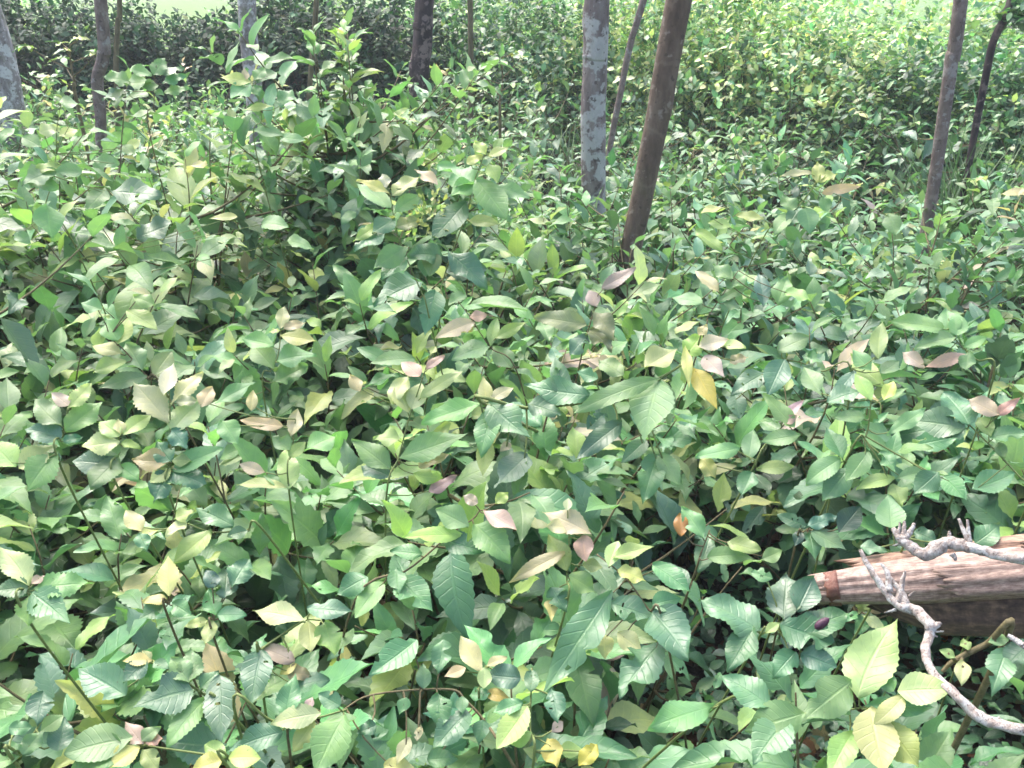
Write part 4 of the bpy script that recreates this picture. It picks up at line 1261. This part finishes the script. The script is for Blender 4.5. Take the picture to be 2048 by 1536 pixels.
# ================================================================== GRASS TUFTS
def tuft(px, py, z, n, length, label, col, spread=0.10):
    d = ray(px, py)
    c = CAMP + d * ((z - CAM_Z) / d[2])
    root = empty('grass_tuft', (c[0], c[1], 0))
    tag(root, label, 'grass tuft', 'strappy grass tufts in the thicket')
    k = 8
    V, Q, cs, lc = [], [], [], []
    for i in range(n):
        az = rng.uniform(0, 6.28)
        lean = rng.uniform(0.1, 0.8)
        L = length * rng.uniform(0.6, 1.1)
        t = np.linspace(0, 1, k)
        dv = np.array([math.cos(az), math.sin(az), 0])
        b = np.array([c[0] + rng.normal(0, spread), c[1] + rng.normal(0, spread), -0.01])
        pts = b + dv * (L * lean * t ** 1.8)[:, None] + np.array([0, 0, 1.0]) * (L * (t - 0.35 * lean * t ** 2.6))[:, None]
        w = 0.006 * (1 - t ** 2) + 0.0006
        sd_ = np.array([-math.sin(az), math.cos(az), 0])
        o = len(V) * k * 2 if False else i * k * 2
        V.append(np.stack([pts - sd_ * w[:, None], pts + sd_ * w[:, None]], 1).reshape(-1, 3))
        for s in range(k - 1):
            Q.append([o + 2 * s, o + 2 * s + 1, o + 2 * s + 3, o + 2 * s + 2])
        cc = np.clip(np.array(col) * math.exp(rng.normal(0, 0.25)), 0, 0.6)
        cs.append(np.tile([*cc, 1], (k * 2, 1)))
        l3 = np.zeros((k * 2, 3)); l3[:, 0] = np.repeat(t, 2); l3[:, 1] = 0.5
        lc.append(l3)
    me = np_mesh('blades', np.concatenate(V), np.array(Q))
    add_attr(me, 'tint', 'FLOAT_COLOR', np.concatenate(cs))
    add_attr(me, 'leafco', 'FLOAT_VECTOR', np.concatenate(lc))
    link_mesh('blades', me, M_GRASS, root)


tuft(*TUFT_AT[0], 190, 0.95, 'large dark green strappy grass tuft just right of the slim right trunk', (0.055, 0.11, 0.05), 0.11)
tuft(*TUFT_AT[1], 150, 0.95, 'grass tuft between the slim right trunk and the crooked dark stem', (0.065, 0.125, 0.06), 0.11)
tuft(*TUFT_AT[2], 130, 0.95, 'green strappy grass tuft at the foot of the dark hedge', (0.06, 0.13, 0.05), 0.16)
tuft(*TUFT_AT[3], 80, 0.8, 'thin greyish grass tuft just left of the lichened trunk foot', (0.11, 0.15, 0.10), 0.12)
tuft(*TUFT_AT[4], 90, 0.85, 'dry pale grass tuft under the speckled bushes', (0.24, 0.24, 0.15), 0.14)

# ================================================================== THE DRY STALK AND BLEACHED TWIGS
def fibre_material(name, stops, along, rough=0.55, dark=None):
    m, nt, out = new_mat(name)
    g = N(nt)
    at_ = g.node('ShaderNodeAttribute', attribute_name='leafco').outputs['Vector']
    mp = g.node('ShaderNodeMapping')
    mp.inputs['Scale'].default_value = (3.0, along, 1)
    nt.links.new(at_, mp.inputs[0])
    n1 = g.noise(mp.outputs[0], 3.0, 6, 0.6)
    mp2 = g.node('ShaderNodeMapping')
    mp2.inputs['Scale'].default_value = (14.0, 10, 1)
    nt.links.new(at_, mp2.inputs[0])
    n2 = g.noise(mp2.outputs[0], 1.0, 5, 0.65)
    f = g.math('ADD', g.math('MULTIPLY', n1, 0.55), g.math('MULTIPLY', n2, 0.45))
    col = g.ramp(f, stops)
    if dark:
        sx = g.node('ShaderNodeSeparateXYZ')
        nt.links.new(at_, sx.inputs[0])
        t = g.math('ABSOLUTE', g.math('SUBTRACT', sx.outputs[0], dark[0]))
        col = g.mix(g.math('SUBTRACT', 1.0, g.step(t, dark[1], dark[1] * 1.25)), col, (0.16, 0.05, 0.03, 1))
    bp = g.node('ShaderNodeBump')
    bp.inputs['Strength'].default_value = 0.6
    bp.inputs['Distance'].default_value = 0.003
    nt.links.new(f, bp.inputs['Height'])
    p = g.node('ShaderNodeBsdfPrincipled')
    nt.links.new(col, p.inputs['Base Color'])
    p.inputs['Roughness'].default_value = rough
    nt.links.new(bp.outputs[0], p.inputs['Normal'])
    nt.links.new(p.outputs[0], out.inputs['Surface'])
    return m


M_SHEATH = fibre_material('dry sheath', [(0.34, (0.05, 0.03, 0.022)), (0.46, (0.17, 0.105, 0.078)), (0.58, (0.33, 0.235, 0.185)), (0.72, (0.54, 0.44, 0.36))], 34, 0.5)
M_HUSK = fibre_material('dark husk', [(0.34, (0.02, 0.011, 0.007)), (0.5, (0.07, 0.042, 0.027)), (0.64, (0.16, 0.10, 0.06))], 14, 0.85)
M_STRIP = fibre_material('tan strip', [(0.34, (0.06, 0.03, 0.02)), (0.5, (0.2, 0.115, 0.07)), (0.66, (0.42, 0.28, 0.18))], 18, 0.6)
M_RING = simple_noise_material('reddish ring', [(0.3, (0.07, 0.028, 0.02)), (0.55, (0.15, 0.065, 0.045)), (0.75, (0.27, 0.16, 0.11))], 60, 0.6, 0.5, 0.002)


def shell(name, cen, up, out, hu, ho, arc, mat, parent, thick=0.004, wob=0.05, sides=28, flute=0.0, ragged=0.0):
    """a fibrous half-closed tube: cen Nx3, half height hu, half depth ho (arrays), arc (a0, a1) in degrees; 0 = up, 90 = out"""
    n = len(cen)
    a = np.radians(np.linspace(arc[0], arc[1], sides))
    closed = arc[1] - arc[0] >= 360
    ph = rng.uniform(0, 6, 4)
    t = np.linspace(0, 1, n)
    prof = 1 + wob * (np.sin(2 * a[None] + 5 * t[:, None] + ph[0]) * 0.5 + np.sin(5 * a[None] + ph[1]) * 0.35 + np.sin(3 * a[None] + 9 * t[:, None] + ph[2]) * 0.3)
    prof = prof + flute * np.sin(13 * a[None] + ph[3] + 1.5 * t[:, None])
    P = cen[:, None] + (np.cos(a)[None] * hu[:, None] * prof)[..., None] * up + (np.sin(a)[None] * ho[:, None] * prof)[..., None] * out
    ctr = cen[:, None]
    if ragged:
        ax_ = norm(cen[-1] - cen[0])
        jit = ragged * (0.5 * np.sin(3 * a + ph[1]) + 0.3 * np.sin(7 * a + ph[2]) + rng.normal(0, 0.45, sides))
        for r_, w_ in ((0, 1.0), (1, 0.5)):
            P[r_] = P[r_] + (jit * w_)[:, None] * ax_
    Pin = P - norm(P - ctr) * thick
    V = np.concatenate([P.reshape(-1, 3), Pin.reshape(-1, 3)])
    i, j = np.meshgrid(np.arange(n - 1), np.arange(sides - 1), indexing='ij')
    q = np.stack([i * sides + j, i * sides + j + 1, (i + 1) * sides + j + 1, (i + 1) * sides + j], -1).reshape(-1, 4)
    o = n * sides
    qi = q[:, ::-1] + o
    rim = []
    for e in (0, n - 1):
        for k in range(sides - 1):
            c0, c1 = e * sides + k, e * sides + k + 1
            rim.append([c0, c0 + o, c1 + o, c1] if e == 0 else [c0, c1, c1 + o, c0 + o])
    if not closed:
        for k in range(n - 1):
            for s_, fl in ((0, False), (sides - 1, True)):
                c0, c1 = k * sides + s_, (k + 1) * sides + s_
                rim.append([c0, c1, c1 + o, c0 + o] if not fl else [c0, c0 + o, c1 + o, c1])
    me = np_mesh(name, V, np.concatenate([q, qi, np.array(rim)]))
    lc = np.zeros((2, n, sides, 3))
    lc[..., 0] = (np.linalg.norm(cen - cen[0], axis=1) * 6)[None, :, None]
    lc[..., 1] = np.linspace(0, 1, sides)[None, None, :]
    add_attr(me, 'leafco', 'FLOAT_VECTOR', lc)
    return link_mesh(name, me, mat, parent)


RS = 1.30
L0, L1 = at(1628, 1180, RS), at(2048, 1146, RS + 0.02)
sdir_ = norm(L1 - L0)
outv = norm(np.cross(sdir_, np.array([0, 0, 1.0])))
if outv @ ray(1800, 1170) > 0:
    outv = -outv
upv = norm(np.cross(outv, sdir_))
if upv[2] < 0:
    upv = -upv
px2m = RS / F
length = np.linalg.norm(L1 - L0) * 2.6
root = empty('fallen_stalk', L0 + sdir_ * length * 0.5 - np.array([0, 0, 0.14]))
tag(root, 'broken dry stalk, pale above and dark below, with a brown ring at its end', 'dry stalk')
nS = 60
tS = np.linspace(0, 1, nS)
sag = -0.16 * np.clip(tS - 0.45, 0, 1)[:, None] * np.array([0, 0, 1.0]) * 1.2
cen = L0 + sdir_ * (length * tS)[:, None] + sag
hu = np.interp(tS, [0, 0.06, 0.2, 0.4, 1], [27, 31, 42, 46, 46]) * px2m
shell('sheath', cen, upv, outv, hu, hu * 0.9, (-150, 130), M_SHEATH, root, 0.004, 0.09, 60, 0.03, 0.006)
# inner core closing the cut end, and the reddish band
ci = cen[:6] + sdir_ * 0.002
tubes('core', [(np.stack([L0 + sdir_ * d for d in (0.004, 0.02, 0.06, 0.2)]), np.array([22, 24, 25, 25]) * px2m)], M_STRIP, root, 20)
b0 = L0 + sdir_ * 0.016
cb = np.stack([b0 + sdir_ * d for d in np.linspace(0, 0.016, 6)])
hb = np.interp(np.linspace(0, 1, 6), [0, 0.5, 1], [30.0, 32.0, 32.5]) * px2m
shell('brown_ring', cb, upv, outv, hb, hb * 0.92, (-155, 138), M_RING, root, 0.0035, 0.07, 40, 0.02, 0.0016)
# strip lying behind the top
s0 = L0 + sdir_ * 0.05 - outv * 0.035 + upv * 0.006
cs_ = s0 + sdir_ * (length * 0.94 * tS)[:, None] + sag + upv * (0.012 * np.sin(tS * 2))[:, None]
hs_ = np.interp(tS, [0, 0.05, 0.3, 1], [13, 16, 19, 20]) * px2m
shell('back_strip', cs_, upv, outv, hs_, hs_ * 1.3, (-120, 140), M_STRIP, root, 0.004, 0.12, 36, 0.05, 0.016)
# broad dark husk below
h0 = L0 + sdir_ * 0.075 - upv * 0.050 - outv * 0.008
ch_ = h0 + sdir_ * (length * 0.96 * tS)[:, None] + sag - upv * np.interp(tS, [0, 0.12, 0.3, 1], [-0.018, 0.0, 0.010, 0.012])[:, None]
hh = np.interp(tS, [0, 0.04, 0.12, 0.3, 1], [14, 34, 56, 66, 66]) * px2m
shell('husk', ch_, upv, outv, hh, hh * 0.75, (-178, 182), M_HUSK, root, 0.005, 0.10, 60, 0.03, 0.014)

# torn outer layer peeling off the front of the sheath
k0 = 14
ct_ = cen[k0:] + outv * 0.004
ht_ = hu[k0:] * 1.09
shell('torn_layer', ct_, upv, outv, ht_, ht_ * 0.93, (28, 96), M_SHEATH, root, 0.003, 0.07, 24, 0.03, 0.022)
shell('pale_flake', cen[24:] + upv * 0.001, upv, outv, hu[24:] * 1.10, hu[24:] * 0.95, (-30, 24), M_SHEATH, root, 0.003, 0.06, 20, 0.02, 0.02)


def twig(label, pix, dia, subs, knobs, group='bleached twigs on the dry stalk', r=1.22, r_end=None):
    pts = []
    for i, p in enumerate(pix):
        rr = p[2] if len(p) > 2 else r
        pts.append(at(p[0], p[1], rr))
    n = 90
    path = spline(pts, n)
    k = r / F
    rad = np.interp(np.linspace(0, 1, n), np.linspace(0, 1, len(dia)), np.array(dia)) * 0.32 * k
    root = empty('dead_twig', path[-1])
    tag(root, label, 'dead twig', group)
    sides = 14
    V, Q, T = tube_arrays([(path, rad)], sides)
    nv = n * sides
    a = np.tile(np.linspace(0, 6.283, sides, endpoint=False), n)
    s = np.repeat(np.linspace(0, 1, n), sides)
    ph = rng.uniform(0, 6, 5)
    f = 0.07 * np.sin(2 * a + 40 * s + ph[0]) + 0.06 * np.sin(3 * a - 71 * s + ph[1]) + 0.07 * np.sin(a + 120 * s + ph[2]) + 0.04 * rng.normal(0, 1, nv)
    for kp, amp, wd in knobs:
        ka = rng.uniform(0, 6.28)
        f = f + 0.6 * amp * np.exp(-((s - kp) / wd) ** 2) * (0.55 + 0.45 * np.cos(a - ka))
    c = np.repeat(path, sides, 0)
    V[:nv] = c + (V[:nv] - c) * (1 + f)[:, None]
    link_mesh('branch', np_mesh('branch', V, Q, T), M_TWIG, root)
    for sp, d0, d1 in subs:
        pp = spline([at(p[0], p[1], p[2] if len(p) > 2 else r) for p in sp], 12)
        V2, Q2, T2 = tube_arrays([(pp, np.linspace(d0, d1 * 0.6, 12) * 0.36 * k)], 10)
        V2[:120] += rng.normal(0, 0.00035, (120, 3))
        link_mesh('spur', np_mesh('spur', V2, Q2, T2), M_TWIG, root)
    return root


# zoomed crop of the stalk: origin (1580, 980), scale 468/2048
Z = lambda x, y, r=1.2: (1580 + x * 0.2285, 980 + y * 0.2285, r)
twig('upper bleached twig with a knobbly frayed end lying over the dry stalk',
     [Z(900, 330), Z(960, 420), Z(1080, 510), Z(1190, 565), Z(1350, 470), Z(1480, 480), Z(1680, 530), Z(1860, 580), Z(2060, 610), Z(2400, 640, 1.24), Z(2900, 700, 1.3)],
     [10, 22, 30, 34, 36, 33, 28, 26, 27, 28, 28],
     [([Z(1570, 470), Z(1520, 360), Z(1475, 250)], 13, 10), ([Z(1575, 460), Z(1560, 350), Z(1550, 260)], 11, 9), ([Z(1390, 450), Z(1395, 400), Z(1395, 360)], 14, 8),
      ([Z(960, 470), Z(930, 480), Z(900, 485)], 5, 2), ([Z(1420, 560), Z(1440, 590), Z(1455, 620)], 16, 9), ([Z(1000, 430), Z(1050, 370), Z(1090, 290)], 20, 12), ([Z(990, 430), Z(1000, 340), Z(1000, 270)], 16, 9), ([Z(950, 380), Z(960, 320), Z(960, 280)], 10, 5)],
     [(0.12, 0.5, 0.02), (0.27, 0.3, 0.015), (0.36, 0.45, 0.03), (0.5, 0.2, 0.02)])
twig('lower bleached twig forking and curving down past the stalk to the right edge',
     [Z(615, 520, 1.17), Z(670, 640, 1.17), Z(760, 780, 1.17), Z(860, 920, 1.17), Z(960, 1010, 1.17), Z(1090, 1050, 1.17), Z(1210, 1160, 1.16), Z(1225, 1250, 1.16),
      Z(1190, 1370, 1.15), Z(1200, 1500, 1.14), Z(1290, 1650, 1.13), Z(1450, 1790, 1.12), Z(1620, 1960, 1.12), Z(1830, 2050, 1.12), Z(2100, 2110, 1.12), Z(2600, 2180, 1.14)],
     [9, 15, 18, 18, 26, 28, 27, 27, 22, 22, 22, 24, 26, 26, 28, 28],
     [([Z(950, 990, 1.17), Z(970, 870, 1.17), Z(985, 790, 1.17), Z(1005, 710, 1.17)], 19, 11), ([Z(930, 1045, 1.17), Z(880, 1060, 1.17), Z(830, 1070, 1.17)], 8, 3),
      ([Z(1040, 930, 1.17), Z(1070, 900, 1.17), Z(1095, 885, 1.17)], 5, 2), ([Z(1230, 1200, 1.16), Z(1290, 1180, 1.16), Z(1320, 1160, 1.16)], 22, 9),
      ([Z(1240, 1240, 1.16), Z(1310, 1240, 1.16), Z(1345, 1235, 1.16)], 6, 3), ([Z(1240, 1260, 1.16), Z(1290, 1285, 1.16)], 6, 3),
      ([Z(870, 890, 1.17), Z(850, 720, 1.17), Z(790, 640, 1.17)], 18, 7), ([Z(1020, 1010, 1.17), Z(980, 900, 1.17), Z(900, 800, 1.17), Z(830, 720, 1.17)], 20, 10),
      ([Z(1840, 2040, 1.12), Z(1825, 1985, 1.12)], 12, 6)],
     [(0.29, 0.3, 0.02), (0.42, 0.4, 0.02), (0.8, 0.15, 0.02)])
twig('short bleached twig end poking in at the right edge below the stalk',
     [Z(1905, 1270, 1.16), Z(1970, 1310, 1.16), Z(2060, 1370, 1.16), Z(2300, 1500, 1.18)], [9, 14, 15, 16], [], [(0.2, 0.2, 0.05)])

# dark purple seed on the leaf left of the stalk end
c = at(1644, 1247, 1.205)
t = np.linspace(0, 1, 12)
axd = norm(RGT * 0.8 + UPV * 0.6)
pth = c + axd * ((t - 0.5) * 0.022)[:, None]
rd = 0.0065 * np.sqrt(np.clip(1 - (2 * t - 1) ** 2, 0.01, 1)) * (1 - 0.25 * t)
M_SEED = simple_noise_material('purple seed', [(0.3, (0.02, 0.006, 0.014)), (0.6, (0.06, 0.02, 0.04)), (0.8, (0.12, 0.05, 0.08))], 200, 0.5, 0.4, 0.001)
so = tubes('dark_seed', [(pth, rd)], M_SEED, None, 12)
tag(so, 'small dark purple oval seed on a dull green leaf by the stalk end', 'seed')

# ================================================================== GROUND COVER (stuff)
n = 5200
P = np.stack([rng.uniform(-6, 6, n), rng.uniform(0.2, 9, n), np.zeros(n)], -1)
P[:1800] = np.stack([rng.uniform(-1.2, 1.6, 1800), rng.uniform(0.4, 2.6, 1800), np.zeros(1800)], -1)
P[:, 2] = ground_z(P[:, 0], P[:, 1]) + rng.uniform(0.004, 0.03, n)
ax = norm(rng.normal(0, 1, (n, 3)) * np.array([1, 1, 0.15]))
nn = norm(np.array([0, 0, 1]) + rng.normal(0, 0.25, (n, 3)))
nn = norm(nn - ax * np.sum(nn * ax, 1, keepdims=True))
L = rng.uniform(0.05, 0.11, n)
A = np.concatenate([P, ax, nn, L[:, None], (L * 0.45)[:, None], colour(n, {'brown': 6, 'tan': 1.0, 'orange': 0.4, 'olive': 1}, 0.35), rng.normal(0, 0.3, (n, 1)), rng.normal(0.1, 0.3, (n, 1)), np.full((n, 1), 0.06), np.full((n, 1), 0.3)], 1)
tag(link_mesh('leaf_litter', leaf_mesh('leaf_litter', A, 9, 3), M_LITTER), 'brown fallen leaves covering the soil under the shrubs', 'leaf litter', kind='stuff')

# small seedlings between the shrubs
rows = []
for i in range(950):
    if i < 330:
        x, y = rng.uniform(0.15, 1.35), rng.uniform(0.8, 1.95)
    else:
        y = rng.uniform(0.5, 8.4)
        x = rng.uniform(-1, 1) * (0.62 * y + 0.5)
    h = rng.uniform(0.05, 0.2) if i < 330 else rng.uniform(0.1, 0.34)
    for k in range(9):
        a = rng.uniform(0, 6.28)
        z = h * rng.uniform(0.35, 1.1)
        ax_ = norm(np.array([math.cos(a), math.sin(a), rng.uniform(-0.2, 0.4)]))
        n_ = norm(np.array([0, 0, 1.0]) + rng.normal(0, 0.2, 3))
        n_ = norm(n_ - ax_ * (n_ @ ax_))
        l_ = rng.uniform(0.025, 0.055) * (1 if i < 330 else 1.3)
        rows.append((x + math.cos(a) * 0.03, y + math.sin(a) * 0.03, z, *ax_, *n_, l_, l_ * 0.52, *colour(1, {'green': 4, 'dark': 3, 'fresh': 2, 'blue': 2})[0], 0.2, 0.2, 0, 0.05))
tag(link_mesh('undergrowth', leaf_mesh('undergrowth', keep(np.array(rows)), 7, 3), M_LEAF), 'low small-leaved seedlings carpeting the soil under the shrubs', 'undergrowth', kind='stuff')

# ================================================================== ADDED HAZE imitating the veiling glare of the lens
x0, x1, y0, y1, z0, z1 = -560, 560, -60, 960, -1.2, 8.5
hv = np.array([[x, y, z] for x in (x0, x1) for y in (y0, y1) for z in (z0, z1)], float)
hq = np.array([[0, 1, 3, 2], [4, 6, 7, 5], [0, 4, 5, 1], [2, 3, 7, 6], [0, 2, 6, 4], [1, 5, 7, 3]])
M_VEIL, nt, out = new_mat('veil')
pv = nt.nodes.new('ShaderNodeVolumePrincipled')
pv.inputs['Color'].default_value = (0.93, 0.97, 1.0, 1)
pv.inputs['Density'].default_value = 0.0035
nt.links.new(pv.outputs[0], out.inputs['Volume'])
tag(link_mesh('veil', np_mesh('veil', hv, hq, None, False), M_VEIL), 'thin pale haze added over the thicket to imitate lens glare', 'veil', kind='stuff')
